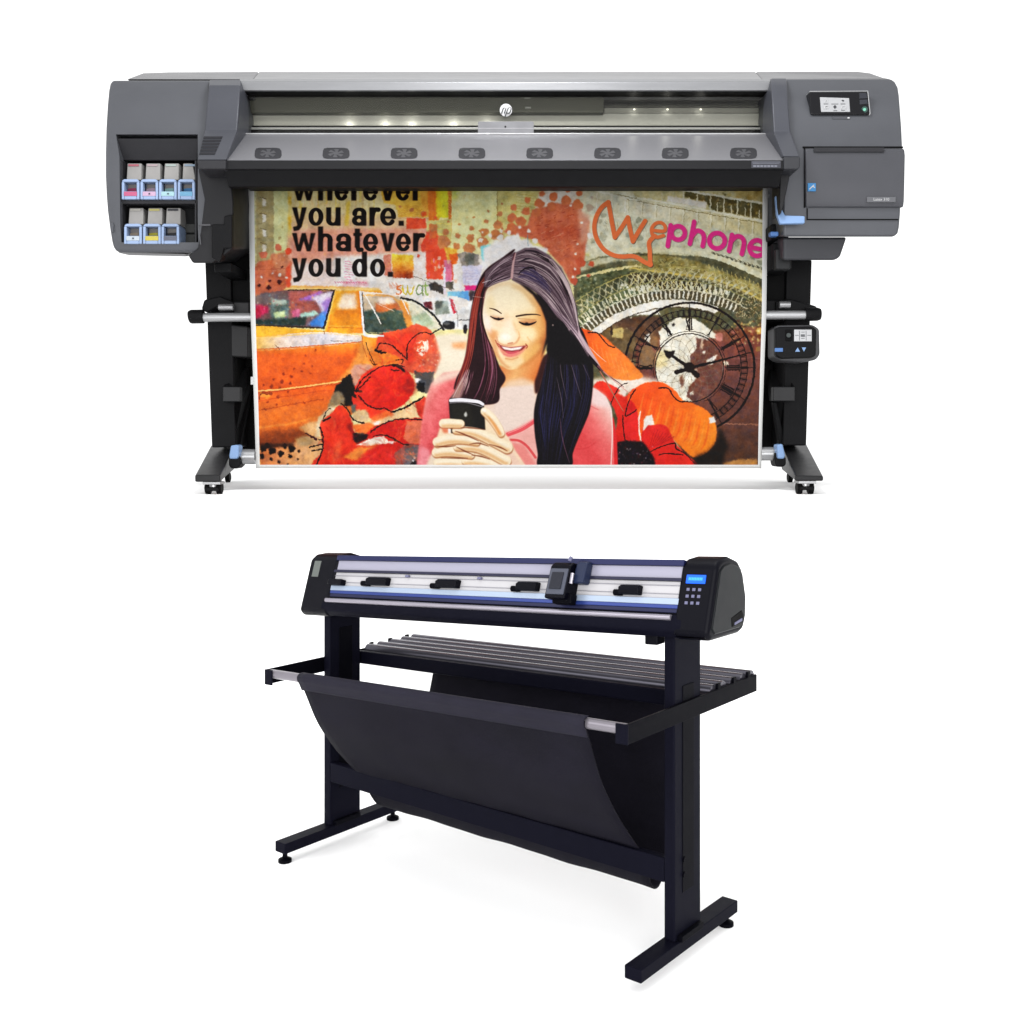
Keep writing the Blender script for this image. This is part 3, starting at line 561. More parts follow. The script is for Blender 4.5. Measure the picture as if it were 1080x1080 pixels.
stroke(TE((566, 60), (570, 84)), .8, (120, 70, 40)); stroke(TE((846, 96), (850, 160), (880, 250)), .8, (160, 80, 40), alpha=.8); stroke(TE((596, 30), (640, 34), (846, 40)), .7, (180, 100, 40), alpha=.7)
CK = (30, 20, 18)
A0, A1 = -196, 66
stroke(arc(CX, CY, 68.5, A0, A1, 60), 2.4, CK, curve=False); stroke(arc(CX, CY, 61, A0, A1, 60), .8, CK, curve=False); stroke(arc(CX, CY, 54.5, A0, A1, 60), 1, CK, curve=False)
stroke(arc(CX, CY, 36, 0, 360, 60), 1.1, CK, curve=False); stroke(arc(CX, CY, 38.5, A0, A1, 60), .6, CK, curve=False)
for m in range(60):
    a = m*6
    if not (A0+360 <= a or a <= A1): continue
    c, s = math.cos(math.radians(a)), math.sin(math.radians(a))
    stroke([(CX+54.5*c, CY+54.5*s), (CX+61*c, CY+61*s)], 1.3 if m % 5 else 2.4, CK)
    if m % 5 == 0: stroke([(CX+38*c, CY+38*s), (CX+68*c, CY+68*s)], .7, CK)
    for o in (-1.5, 1.5):
        c2, s2 = math.cos(math.radians(a+o)), math.sin(math.radians(a+o))
        stroke([(CX+55*c2, CY+55*s2), (CX+60*c2, CY+60*s2)], .4, CK, alpha=.7)
def numeral(a, bars):
    c, s = math.cos(math.radians(a)), math.sin(math.radians(a)); n = len(bars)
    for i, b in enumerate(bars):
        o = (i-(n-1)/2)*2.1
        x0, y0 = CX+40*c-o*s, CY+40*s+o*c; x1, y1 = CX+52.5*c-o*s, CY+52.5*s+o*c
        if b == 'I': stroke([(x0, y0), (x1, y1)], 1.5, CK)
        elif b == 'X':
            stroke([(x0-1.6*s, y0+1.6*c), (x1+1.6*s, y1-1.6*c)], 1.4, CK); stroke([(x0+1.6*s, y0-1.6*c), (x1-1.6*s, y1+1.6*c)], .8, CK)
        else:
            stroke([(x0, y0), (x1-1.6*s, y1+1.6*c)], 1.4, CK); stroke([(x0, y0), (x1+1.6*s, y1-1.6*c)], .9, CK)
    for r in (40, 52.5):
        w = n*1.05+.6
        stroke([(CX+r*c-w*s, CY+r*s+w*c), (CX+r*c+w*s, CY+r*s-w*c)], .6, CK)
for a, b in ((-90, 'XII'), (-120, 'XI'), (-150, 'X'), (-60, 'I'), (-30, 'II'), (0, 'III'), (30, 'IIII'), (58, 'V'), (180, 'IX')): numeral(a, b)
dots(TH, [(278, 15, 12)], CK)
stroke(TH((395, 332), (600, 282), (845, 218)), [3.6, 2.2, 1], CK, curve=False); stroke(TH((395, 332), (230, 215)), [4.4, 2.2], CK)
poly(TH((205, 200), (240, 212), (290, 205), (275, 245), (245, 270), (225, 250)), CK); ell(CX, CY, 5.6, 5.6, CK)
stroke(TH((395, 335), (300, 362)), [3, 5], CK); stroke(TH((395, 335), (450, 385)), [3, 6], CK)
# ---- rust splash over the middle
poly(TC((0, 380), (60, 330), (180, 330), (215, 215), (330, 190), (360, 160), (430, 170), (560, 170), (590, 260), (640, 300), (610, 480), (600, 580), (550, 690), (500, 760), (440, 640), (330, 520), (240, 440), (150, 420), (60, 400)), (198, 112, 84), soft=.7, nz=18, N=N2)
poly(TC((550, 200), (640, 260), (640, 420), (570, 480)), (216, 160, 138), soft=1.5, alpha=.8); poly(TC((230, 350), (560, 340), (560, 420), (300, 440)), (186, 94, 70), soft=2, alpha=.7, nz=24, N=N2)
for k in range(60):
    x = rng.uniform(240, 560); y = rng.uniform(200, 560)
    if x-230 > (y-430)*1.2: stroke(TC((x, y), (x+rng.uniform(8, 30), y-rng.uniform(2, 12))), rng.uniform(.4, .9), [(150, 66, 50), (222, 150, 120)][k % 2], alpha=.7)
dots(TC, [(290, 97, 22), (375, 120, 32), (460, 145, 38), (560, 97, 24), (550, 180, 38), (270, 170, 36), (180, 145, 24), (80, 200, 26), (170, 225, 32), (65, 275, 36), (355, 190, 36), (475, 72, 20), (250, 240, 32), (60, 350, 36), (130, 300, 40)], (204, 120, 84), nz=10)
dots(TC, [(640, 200, 30), (655, 125, 12), (700, 300, 16)], (196, 176, 156)); dots(TC, [(545, 670, 30), (525, 740, 28), (650, 615, 22), (570, 600, 34), (630, 700, 14)], (186, 92, 66))
dots(TC, [(45, 385, 18), (125, 345, 12), (190, 370, 14), (238, 445, 20), (500, 185, 9), (580, 310, 9), (640, 410, 22), (550, 470, 8), (535, 540, 9), (530, 650, 10), (515, 710, 10)], (240, 232, 222))
poly(TC((-140, 500), (0, 440), (30, 410), (100, 400), (110, 380), (130, 440), (180, 430), (220, 480), (330, 500), (300, 620), (-140, 620)), (240, 236, 234), soft=.8)
stroke(TC((180, 400), (185, 480)), .7, (110, 150, 170), alpha=.7)
# ---- orange poppy on the right
poly(TG((640, 420), (975, 390), (1180, 430), (1100, 480), (900, 520), (680, 480)), (238, 222, 206), soft=2.2)
petal(TG((550, 50), (640, 60), (740, 100), (830, 180), (900, 240), (980, 330), (1030, 400), (900, 425), (780, 390), (690, 300), (600, 170)), (234, 96, 38), (240, 140, 70), (610, 345), (665, 400))
for k in range(9): stroke(TG((620+k*34, 120+k*22), (640+k*36, 210+k*24)), [.6, 1.6, .4], (246, 170, 110), alpha=.5, soft=.6)
petal(TG((668, 480), (720, 428), (840, 480), (900, 540), (975, 480), (1080, 540), (1100, 900), (840, 890), (840, 700), (770, 560)), (222, 62, 44), (190, 36, 30), (625, 405), (660, 480))
poly(TG((860, 500), (910, 495), (900, 545), (840, 520)), (240, 220, 206), soft=.6)
petal(TH((-60, 560), (0, 480), (80, 440), (200, 440), (290, 500), (350, 570), (440, 600), (540, 660), (590, 750), (590, 870), (530, 950), (430, 990), (350, 930), (290, 870), (150, 760), (60, 760), (30, 880), (-30, 800)), (238, 92, 38), (240, 140, 48), (680, 420), (750, 470), nz=10)
for k in range(16):
    x = 60+k*32; stroke(TH((x, 520+k*14), (x-30, 640+k*16), (x-60, 720+k*14)), [.5, 2.2, .5], [(246, 160, 80), (214, 74, 30)][k % 2], alpha=.45, soft=.8)
poly(TH((75, 690), (120, 675), (140, 750), (90, 755), (55, 800), (60, 720)), (240, 228, 216), soft=.4); stroke(TH((35, 650), (20, 740), (40, 880)), [.8, 2.4, .8], (240, 220, 206))
poly(TH((540, 700), (575, 690), (590, 730), (545, 740)), (240, 232, 224), soft=.4)
petal(TH((-60, 600), (10, 640), (30, 880), (80, 780), (150, 750), (230, 765), (290, 880), (360, 960), (440, 1060), (-60, 1060)), (206, 44, 42), (216, 56, 44), (670, 440), (720, 490))
for k in range(8): stroke(TH((100+k*12, 920-k*4), (140+k*20, 780+k*8)), .6, (140, 24, 34), alpha=.6)
poly(TG((830, 890), (975, 870), (1050, 900), (1110, 1060), (820, 1060)), (22, 14, 20), curve=True, soft=.8, nz=8); specks(651, 468, 690, 490, 70, (.3, .9), [(236, 226, 226), (90, 60, 90), (150, 40, 50)], alpha=.8)
poly(TH((430, 985), (530, 945), (595, 870), (620, 760), (680, 900), (640, 1040), (430, 1050)), (26, 20, 16), soft=2, alpha=.9)
for pts, w in ((TH((170, 478), (240, 485), (280, 545), (330, 578), (380, 578)), 1.3), (TH((100, 950), (200, 905), (285, 885), (300, 925), (360, 960), (430, 1030)), [.8, 1.2, 1.6, 1, .8]), (TH((170, 972), (220, 960), (345, 970)), 1.2), (TG((625, 72), (690, 75), (740, 130), (780, 170), (822, 180)), 1.2),
               (TG((790, 600), (830, 510), (870, 460), (915, 442)), 1), (TG((975, 490), (940, 540), (905, 640), (905, 685), (980, 640)), 1.2), (TG((880, 680), (885, 780), (900, 860), (950, 890)), 1.1)):
    stroke(pts, w, BK)
rough(.12, 4, .3)
# ---- lettering on the picture
def glyph(ch, x0, x1, yt, yb, sw, col, sl=0.0):
    w, h = x1-x0, yb-yt; a = sw/2; xc = (x0+x1)/2; yc = (yt+yb)/2; hw = sw*.72
    def st(x, ya, y2): rect(x-a, ya, x+a, y2, col, soft=.2)
    def ring(cx, cy, rx, ry, a0=0, a1=360):
        ts = np.radians(np.linspace(a0, a1, 30))
        stroke([(cx+rx*math.cos(t), cy+ry*math.sin(t)) for t in ts], [hw*.9+(sw*.98-hw*.9)*abs(math.cos(t))**1.3 for t in ts], col, curve=False, soft=.2)
    rx, ry = w/2-a, h/2-hw/2
    if ch == 'o': ring(xc, yc, rx, ry)
    elif ch == 'e':
        ring(xc, yc, rx, ry, 40, 360); rect(x0+a, yc-.4, x1-a*.3, yc+hw*.55, col, soft=.2)
    elif ch == 'u':
        st(x0+a, yt, yb-h*.35); st(x1-a, yt, yb); ring(xc-a*.2, yb-hw/2-h*.24, rx-a*.05, h*.24, 0, 180)
    elif ch in 'hn':
        st(x0+a, yt-(h*.36 if ch == 'h' else 0), yb); st(x1-a, yt+h*.35, yb); ring(xc, yt+hw/2+h*.26, rx, h*.26, 180, 360)
    elif ch == 'r':
        st(x0+a, yt, yb); stroke([(x0+a, yt+h*.5), (x0+w*.55, yt+hw*.75), (x1, yt+hw*.6)], sw*.9, col)
    elif ch == 'a':
        st(x1-a*1.1, yt+h*.3, yb); ring(xc, yt+hw/2+h*.22, rx*.95, h*.22, 175, 365); ring(xc-a*.15, yb-h*.29, rx*.95, h*.29-hw/2, 0, 360); 
    elif ch == 't':
        st(xc-a*.1, yt-h*.24, yb-h*.2); rect(x0, yt, x1, yt+hw*.8, col, soft=.2); stroke([(xc-a*.1, yb-h*.3), (xc+a*.3, yb-hw/2), (x1-.4, yb-hw/2)], sw*.85, col)
    elif ch == 'd':
        st(x1-a, yt-h*.36, yb); ring(xc, yc, rx, ry)
    elif ch == '.': rect(x0, yb-sw*1.0, x1, yb, col, soft=.2)
    elif ch == 'v': poly([(x0, yt), (x0+sw, yt), (xc, yb-h*.32), (x1-sw, yt), (x1, yt), (xc+a*.95, yb), (xc-a*.95, yb)], col, soft=.2)
    elif ch == 'w':
        q = w/4
        poly([(x0, yt), (x0+sw*.95, yt), (x0+q*1.12, yb-h*.33), (xc-a*.75, yt), (xc+a*.75, yt), (x1-q*1.12, yb-h*.33), (x1-sw*.95, yt), (x1, yt), (x1-q+a*.35, yb), (x1-q-a*1.15, yb), (xc, yt+h*.42), (x0+q+a*1.15, yb), (x0+q-a*.35, yb)], col, soft=.2)
    elif ch == 'y':
        poly([(x0, yt), (x0+sw, yt), (xc, yb-h*.3), (x1-sw, yt), (x1, yt), (xc+a*.9, yb+h*.06), (xc-a*.2, yb+h*.24), (x0+w*.12, yb+h*.29), (x0+w*.06, yb+h*.06), (xc-a*1.1, yb+h*.02), (xc-a*.8, yb-h*.05)], col, soft=.2)
INK = (22, 15, 14)
LINES = [(192.6, 211.6, [('w', 308.5, 332.5), ('h', 335.4, 350.5), ('e', 352.5, 367.5), ('r', 370.5, 379.5), ('e', 382.5, 398.5), ('v', 401.5, 416.3), ('e', 417, 432.3), ('r', 435.2, 444)]),
         (218.7, 238.1, [('y', 308, 323.5), ('o', 325, 341), ('u', 344, 359.2), ('a', 371, 386.6), ('r', 389.6, 399), ('e', 400.6, 417.6), ('.', 420.4, 425.8)]),
         (245.8, 265, [('w', 308, 332.7), ('h', 335.4, 350.7), ('a', 354, 370.4), ('t', 372.6, 381.6), ('e', 382.6, 398.6), ('v', 401.4, 416.4), ('e', 417.2, 433.2), ('r', 435.6, 445.8)]),
         (272.4, 292, [('y', 308, 323.5), ('o', 325, 341), ('u', 344, 359.2), ('d', 371, 387), ('o', 390, 406), ('.', 409, 414.4)])]
for yt, yb, gl in LINES:
    for ch, x0, x1 in gl: glyph(ch, x0, x1, yt, yb, 5.3, INK)
def logo(sh, OR, PK, al):
    def P(T, *p): return [(x+sh, y+sh) for x, y in T(*p)]
    w = 4.6
    for pts in (P(TC, (775, 160), (725, 200), (685, 270), (672, 350), (690, 430), (740, 505), (810, 548), (880, 560), (940, 556), (985, 566), (1040, 600), (1085, 620)), P(TC, (775, 160), (800, 300), (822, 418)), P(TC, (822, 418), (870, 350), (918, 272)), P(TC, (918, 272), (935, 360), (955, 448)), P(TC, (955, 448), (1000, 370), (1045, 298)), P(TD, (108, 618), (104, 520), (100, 455), (140, 408))):
        stroke(pts, w, OR, alpha=al)
    stroke(P(TD, (108, 618), (106, 610)), w+1, OR, alpha=al)
    stroke(P(TD, (120, 366), (208, 372), (215, 335), (185, 310), (145, 318), (118, 355), (124, 398), (155, 418), (205, 405)), 3.6, OR, alpha=al)
    w = 4.9
    stroke(P(TD, (258, 330), (248, 400), (236, 482)), w, PK, alpha=al); stroke(P(TD, *arc(312, 386, 50, 0, 360, 20)), w, PK, alpha=al, curve=False)
    stroke(P(TD, (430, 305), (414, 390), (398, 465)), w, PK, alpha=al); stroke(P(TD, (412, 410), (450, 370), (490, 385), (502, 425), (492, 482)), w, PK, alpha=al)
    stroke(P(TD, *arc(598, 443, 57, 0, 360, 22)), w, PK, alpha=al, curve=False)
    stroke(P(TD, (708, 400), (698, 460), (686, 518)), w, PK, alpha=al); stroke(P(TD, (698, 450), (740, 412), (780, 420), (796, 460), (780, 540)), w, PK, alpha=al)
    stroke(P(TD, (842, 490), (935, 505), (935, 465), (900, 440), (860, 450), (836, 490), (850, 535), (890, 555), (940, 540)), w, PK, alpha=al)
logo(.8, (90, 60, 50), (100, 40, 70), .55); logo(0, (229, 122, 78), (220, 62, 138), 1)
# ---- woman with phone
SK0, SK1, SK2 = (252, 240, 208), (240, 206, 160), (214, 148, 88)
poly(TF((480, 100), (600, 80), (720, 90), (720, 340), (600, 380), (470, 400), (520, 260)), (236, 222, 198), soft=1.4, nz=10)
poly(TF((600, 150), (720, 140), (700, 200), (610, 190)), (226, 150, 100), soft=1.6, nz=30, N=N2, alpha=.8)
# sweater, left
poly(TF((345, 1060), (385, 700), (410, 560), (450, 450), (540, 370), (700, 350), (740, 420), (640, 560), (600, 760), (560, 900), (470, 1060)), grad(TF((400, 500))[0], TF((640, 640))[0], [(0, (236, 170, 160)), (.35, (228, 122, 122)), (.75, (220, 104, 108)), (1, (196, 80, 84))]), soft=.6, nz=20, N=N2)
poly(TF((470, 400), (580, 360), (720, 340), (700, 390), (560, 430), (460, 470)), (236, 206, 190), soft=2, alpha=.9, nz=10)
poly(TF((345, 1060), (370, 900), (440, 940), (450, 1060)), (228, 140, 146), soft=1.5, nz=16, N=N2)
# chest and neck
poly([(527, 392), (552, 400), (580, 385), (580, 470), (560, 492), (500, 492), (505, 440), (515, 410)], grad((528, 400), (560, 480), [(0, (226, 186, 160)), (.3, (230, 206, 190)), (1, (228, 206, 196))]), soft=.8, nz=4)
poly(TJ((240, 900), (330, 930), (440, 890), (590, 780), (560, 1000), (520, 1090), (250, 1090), (290, 1000)), grad((530, 385), (562, 402), [(0, (206, 128, 82)), (.45, (228, 172, 118)), (1, (206, 120, 66))]), soft=1, nz=4)
poly(TJ((300, 1030), (420, 1000), (520, 1030), (540, 1120), (280, 1120)), (230, 196, 166), soft=2.4)
poly(TG((-10, 800), (60, 790), (230, 700), (270, 1060), (-60, 1060), (-60, 900)), (232, 172, 164), soft=.6, nz=8)
poly(TG((-60, 480), (230, 460), (235, 690), (120, 760), (30, 800), (-60, 800)), (228, 206, 194), soft=1.2)
poly(TG((60, 880), (160, 900), (250, 1050), (60, 1060)), (226, 140, 134), soft=1.4, nz=10)
stroke(TG((36, 822), (140, 782), (240, 718)), 4.6, (216, 92, 98)); stroke(TG((40, 812), (140, 770), (238, 704)), 1, (238, 150, 150), alpha=.8)
stroke(TG((55, 862), (120, 868), (180, 910), (240, 990)), 2.6, (208, 86, 88), soft=.5)
# sleeve, right
poly(TG((640, 470), (690, 490), (760, 545), (800, 630), (825, 850), (836, 1060), (480, 1060), (520, 920), (600, 740), (640, 600)), grad(TG((560, 800))[0], TG((800, 640))[0], [(0, (214, 84, 86)), (.45, (226, 116, 114)), (.8, (236, 170, 162)), (1, (240, 206, 198))]), soft=.5, nz=10, N=N2)
poly(TG((660, 475), (750, 530), (795, 620), (700, 620), (645, 600)), (238, 212, 208), soft=2, alpha=.85)
stroke(TG((810, 700), (825, 860), (832, 1050)), [1, 3.6, 4], (208, 50, 54), soft=.6); stroke(TG((795, 640), (805, 800), (795, 1050)), 1, (244, 216, 210), soft=.5)
stroke(TG((540, 930), (620, 920), (680, 880)), 1.4, (196, 66, 70), soft=.8, alpha=.7); stroke(TG((640, 610), (700, 640)), .8, (200, 80, 84), soft=.6, alpha=.6)
# hair behind
HB = (44, 20, 26)
poly(TJ((370, 60), (270, 120), (150, 210), (80, 350), (40, 540), (22, 720), (-10, 900), (-60, 1000), (-80, 1080), (-60, 1090), (-100, 1180), (220, 1190), (260, 1080), (300, 1000), (250, 900), (200, 700), (200, 300)), HB, curve=True, soft=.4, nz=6)
def strands(a, b, n, cols, w=(.4, 1.2), al=.7, jit=1.0, bend=2.0):
    a, b = np.array(a, float), np.array(b, float)      # two guide lines, top to bottom
    for i in range(n):
        t = rng.random(); p = a*(1-t)+b*t+rng.normal(0, .35*jit, a.shape)
        lo = rng.random()*.45; hi = min(1, lo+rng.uniform(.35, .8)); m = len(p)
        q = cat([tuple(v) for v in p], 5, False); q = q[int(lo*len(q)):max(int(hi*len(q)), int(lo*len(q))+3)]
        stroke([tuple(v) for v in q[::2]], [.3, rng.uniform(*w), .3], cols[rng.integers(len(cols))], alpha=al, curve=False, soft=.3)
strands(TJ((240, 170), (120, 280), (60, 450), (35, 620), (10, 820), (-50, 1000), (-90, 1150)), TJ((200, 220), (130, 340), (100, 480), (80, 640), (50, 840), (0, 1020), (-30, 1160)), 60, [(150, 66, 50), (120, 44, 40), (176, 90, 70), (90, 30, 34)], al=.75)
strands(TJ((160, 330), (110, 520), (130, 700), (140, 900), (100, 1060), (40, 1170)), TJ((165, 330), (140, 560), (190, 740), (235, 920), (230, 1060), (200, 1180)), 46, [(96, 44, 54), (130, 76, 90), (60, 20, 30), (28, 10, 18), (150, 100, 120)], al=.7)
poly(TF((590, 560), (640, 470), (690, 390), (720, 420), (680, 530), (660, 570)), (180, 150, 140), soft=1.2, alpha=.8)
strands(TF((700, 330), (660, 430), (600, 560)), TF((760, 360), (740, 450), (700, 570)), 26, [(206, 180, 176), (150, 110, 120), (84, 40, 60)], w=(.5, 1.6))
# right black mass
poly([(560, 290), (585, 285), (606, 318), (610, 340), (616, 352), (622, 370), (625.5, 388), (625, 410), (622, 432), (617, 446), (610, 462), (604, 478), (601, 492), (569, 492), (567, 478), (564, 458), (563, 436), (566, 418), (570, 404), (573, 390), (577, 372), (578, 340)], (17, 12, 18), soft=.4, curve=True)
poly(TG((235, 440), (255, 380), (300, 250), (340, 250), (290, 420), (270, 500), (240, 520)), (60, 28, 26), soft=.8, curve=True)
strands(TG((330, 150), (300, 350), (270, 560), (260, 760), (280, 1050)), TG((560, 150), (640, 360), (640, 560), (560, 800), (470, 1050)), 130, [(28, 26, 46), (46, 44, 80), (20, 16, 26), (60, 56, 90), (12, 8, 12)], w=(.5, 1.6), al=.6)
strands(TG((300, 480), (260, 640), (280, 800), (310, 960)), TG((520, 440), (540, 600), (470, 800), (420, 980)), 80, [(42, 42, 84), (58, 58, 104), (28, 28, 58), (14, 12, 26), (10, 8, 14)], w=(.6, 1.6), al=.5)
for pts in (((420, 260), (430, 380), (470, 560)), ((480, 230), (530, 400), (580, 560)), ((395, 400), (430, 560), (445, 700)), ((470, 100), (560, 250), (640, 420))):
    stroke(TG(*pts), [.3, .9, .3], (120, 104, 112), alpha=.7)
stroke(TG((420, 700), (440, 860), (490, 1030)), [.4, 1.1, .5], (120, 84, 100), alpha=.7)
poly(TG((450, -20), (540, 0), (580, 90), (660, 220), (720, 330), (690, 330), (600, 210), (500, 90)), (190, 166, 172), soft=.5, curve=True)
stroke(TG((500, 60), (600, 210), (700, 325), (720, 345)), [2.5, 4, 1.6], (24, 14, 20)); stroke(TG((700, 320), (760, 380), (850, 440), (890, 475)), [2, 1, .5], (110, 70, 76)); stroke(TG((640, 180), (700, 240), (760, 290)), [.4, .8, .3], (226, 190, 180))
stroke(TG((715, 360), (770, 450), (820, 540), (885, 650)), [1, 1.6, .8], (176, 110, 90)); stroke(TG((740, 360), (820, 430), (930, 520)), .7, (210, 150, 140))
# face
FACE = TJ((165, 350), (235, 305), (340, 285), (440, 330), (530, 410), (590, 500), (615, 590), (592, 740), (545, 830), (460, 885), (400, 925), (330, 938), (275, 905), (235, 830), (185, 740), (148, 650), (130, 560), (140, 450))
poly(FACE, grad(TJ((180, 520))[0], TJ((620, 640))[0], [(0, (246, 224, 194)), (.35, (248, 222, 184)), (.7, (236, 194, 140)), (.88, (204, 140, 84)), (1, (136, 76, 46))]), curve=True, soft=.5, nz=2)
poly(TJ((170, 350), (340, 300), (480, 390), (540, 500), (400, 520), (300, 500), (180, 460)), (248, 230, 196), soft=3.5, alpha=.7)
poly(TJ((470, 380), (540, 440), (610, 580), (600, 740), (560, 720), (560, 560), (520, 470)), (196, 126, 70), soft=2.6, alpha=.75)
poly(TJ((150, 620), (200, 640), (240, 740), (250, 860), (200, 770)), (206, 140, 92), soft=1.6, alpha=.7)
poly(TJ((180, 650), (240, 650), (250, 700), (210, 720)), (216, 146, 96), soft=1.5, alpha=.7)
poly(TJ((430, 800), (540, 740), (580, 760), (530, 840), (440, 890)), (226, 176, 112), soft=2.2, alpha=.7)
poly(TJ((290, 880), (400, 850), (440, 880), (390, 925), (320, 930)), (236, 208, 166), soft=1.5, alpha=.8)
poly(TJ((130, 540), (160, 480), (190, 600), (200, 680), (150, 640)), (248, 228, 214), soft=1.5, alpha=.8)
ell(*TJ((470, 680))[0], 8, 8, (250, 230, 196), soft=3, alpha=.8)
# modelling of cheeks, temples and jaw
poly(TJ((160, 420), (200, 380), (230, 460), (200, 540), (150, 540)), (236, 208, 160), soft=2, alpha=.6)
poly(TJ((420, 560), (560, 540), (600, 640), (560, 720), (480, 700), (430, 640)), (228, 180, 122), soft=2.6, alpha=.55)
poly(TJ((425, 625), (500, 630), (530, 690), (470, 720), (420, 690)), (250, 226, 182), soft=2.2, alpha=.75)
poly(TJ((330, 300), (420, 320), (500, 400), (540, 480), (500, 470), (420, 370), (340, 330)), (206, 160, 110), soft=1.8, alpha=.6)
poly(TJ((165, 345), (240, 305), (335, 292), (330, 315), (240, 330), (180, 370)), (214, 176, 132), soft=1.4, alpha=.55)
poly(TJ((210, 780), (250, 830), (300, 900), (350, 930), (310, 932), (260, 890), (225, 830)), (196, 128, 82), soft=1.2, alpha=.65)
poly(TJ((380, 925), (470, 870), (560, 790), (600, 700), (590, 800), (480, 900), (400, 935)), (196, 124, 72), soft=1.4, alpha=.7)
poly(TJ((262, 800), (290, 845), (350, 862), (400, 848), (360, 880), (300, 875)), (222, 172, 124), soft=1.4, alpha=.6)
poly(TJ((345, 600), (370, 660), (395, 690), (385, 640), (360, 580)), (226, 178, 130), soft=1.2, alpha=.7)
poly(TJ((215, 590), (290, 590), (280, 640), (225, 630)), (240, 206, 172), soft=1.6, alpha=.6)
# brows, eyes
stroke(TJ((182, 486), (225, 498), (268, 525)), [.7, 1.6, 1], (70, 44, 34)); stroke(TJ((378, 546), (450, 534), (520, 532), (556, 540)), [1.8, 1.8, 1.2, .6], (62, 40, 30))
poly(TJ((180, 540), (230, 545), (290, 560), (280, 580), (220, 575)), (196, 140, 110), soft=1, alpha=.8); poly(TJ((390, 580), (450, 575), (530, 575), (510, 615), (430, 615)), (190, 130, 92), soft=1.2, alpha=.8)
poly(TJ((300, 520), (330, 560), (320, 640), (290, 600)), (226, 180, 140), soft=1.4, alpha=.6)
stroke(TJ((188, 546), (215, 560), (250, 568), (285, 560)), [.8, 1.8, 2.4, 1], (44, 24, 26)); stroke(TJ((400, 588), (430, 602), (470, 606), (510, 594), (525, 584)), [1, 2.4, 2.6, 1.6, .6], (36, 22, 24))
ell(*TJ((248, 566))[0], 1.6, 1.2, (24, 14, 18)); ell(*TJ((455, 602))[0], 2, 1.4, (20, 12, 16)); stroke(TJ((390, 562), (450, 566), (520, 572)), .7, (170, 110, 76), alpha=.6, soft=.5)
# nose
poly(TJ((300, 560), (340, 570), (390, 690), (370, 740), (300, 745), (240, 715), (280, 650)), (250, 230, 206), soft=1.8, alpha=.7)
stroke(TJ((235, 700), (245, 735), (290, 758), (340, 755), (380, 735), (398, 700)), [1, 1.6, 2, 2, 1.8, .8], (200, 136, 104), soft=1, alpha=.7); stroke(TJ((318, 746), (350, 740)), 1.3, (170, 96, 76), soft=.6, alpha=.7)
stroke(TJ((395, 660), (402, 700), (392, 720)), 1, (220, 166, 120), soft=.8, alpha=.8); ell(*TJ((300, 700))[0], 5, 3.4, (252, 242, 230), soft=1.4, alpha=.8)
# mouth
poly(TJ((238, 742), (275, 765), (330, 772), (390, 768), (458, 760), (440, 795), (395, 835), (335, 850), (285, 830), (255, 790)), (222, 142, 122), curve=True, soft=.7)
poly(TJ((258, 764), (330, 778), (400, 772), (446, 768), (408, 802), (345, 814), (292, 802)), (128, 48, 52), curve=True, soft=.3)
stroke(TJ((240, 744), (270, 764), (330, 776), (400, 770), (458, 761)), [.7, 1.2, 1.2, 1.2, .8], (150, 74, 70), soft=.3)
poly(TJ((268, 768), (340, 781), (428, 769), (405, 790), (345, 799), (292, 790)), (250, 240, 232), soft=.3)
for k in range(6): stroke(TJ((298+k*20, 776), (300+k*19, 794)), .35, (206, 186, 180), alpha=.7); poly(TJ((300, 806), (350, 812), (400, 800), (360, 822), (320, 820)), (196, 90, 100), soft=.4)
stroke(TJ((285, 824), (335, 834), (400, 812)), [1, 2.8, 1], (222, 128, 122), soft=.6); stroke(TJ((300, 856), (345, 862), (390, 848)), 1, (190, 124, 86), soft=.8, alpha=.7); stroke(TJ((225, 722), (236, 748), (250, 770)), 1, (170, 90, 66), soft=.5); stroke(TJ((448, 750), (460, 768), (452, 780)), 1, (150, 76, 50), soft=.5)
stroke(TJ((460, 700), (490, 750), (480, 800)), 1, (222, 172, 118), soft=1.2, alpha=.8)
# hair over the face
poly(TJ((140, 330), (150, 220), (260, 130), (375, 72), (352, 180), (340, 275), (250, 300), (170, 335)), (96, 78, 86), soft=.4, nz=10)
strands(TJ((370, 90), (270, 140), (180, 220), (140, 310)), TJ((345, 270), (290, 285), (220, 305), (165, 335)), 70, [(54, 38, 46), (150, 128, 138), (186, 168, 174), (32, 20, 28), (110, 90, 100)], al=.8, jit=.7)
poly(TJ((345, 282), (352, 160), (372, 80), (440, 45), (520, 42), (620, 95), (710, 190), (770, 310), (815, 450), (836, 600), (832, 690), (760, 620), (680, 560), (620, 470), (560, 400), (470, 340), (400, 310)), (116, 98, 106), soft=.4, nz=12)
strands(TJ((372, 90), (470, 60), (620, 110), (720, 230), (790, 400), (830, 620)), TJ((350, 275), (450, 320), (560, 390), (640, 470), (720, 570), (820, 680)), 190, [(62, 46, 56), (88, 70, 80), (196, 178, 180), (160, 140, 146), (40, 26, 34), (110, 90, 98), (52, 36, 44), (206, 190, 190)], al=.75, jit=1.2)
strands(TJ((480, 80), (640, 170), (720, 320), (780, 480)), TJ((520, 75), (670, 180), (745, 330), (800, 490)), 16, [(30, 18, 24), (44, 28, 34)], w=(.8, 2), al=.85)
strands(TJ((600, 130), (720, 280), (790, 460), (830, 640)), TJ((640, 130), (740, 270), (800, 440), (838, 640)), 26, [(214, 198, 198), (190, 168, 170)], w=(.4, 1), al=.7)
strands(TJ((390, 190), (470, 190), (560, 250), (640, 350)), TJ((390, 270), (460, 270), (560, 330), (640, 420)), 40, [(66, 58, 92), (80, 70, 104), (48, 38, 62)], al=.6)
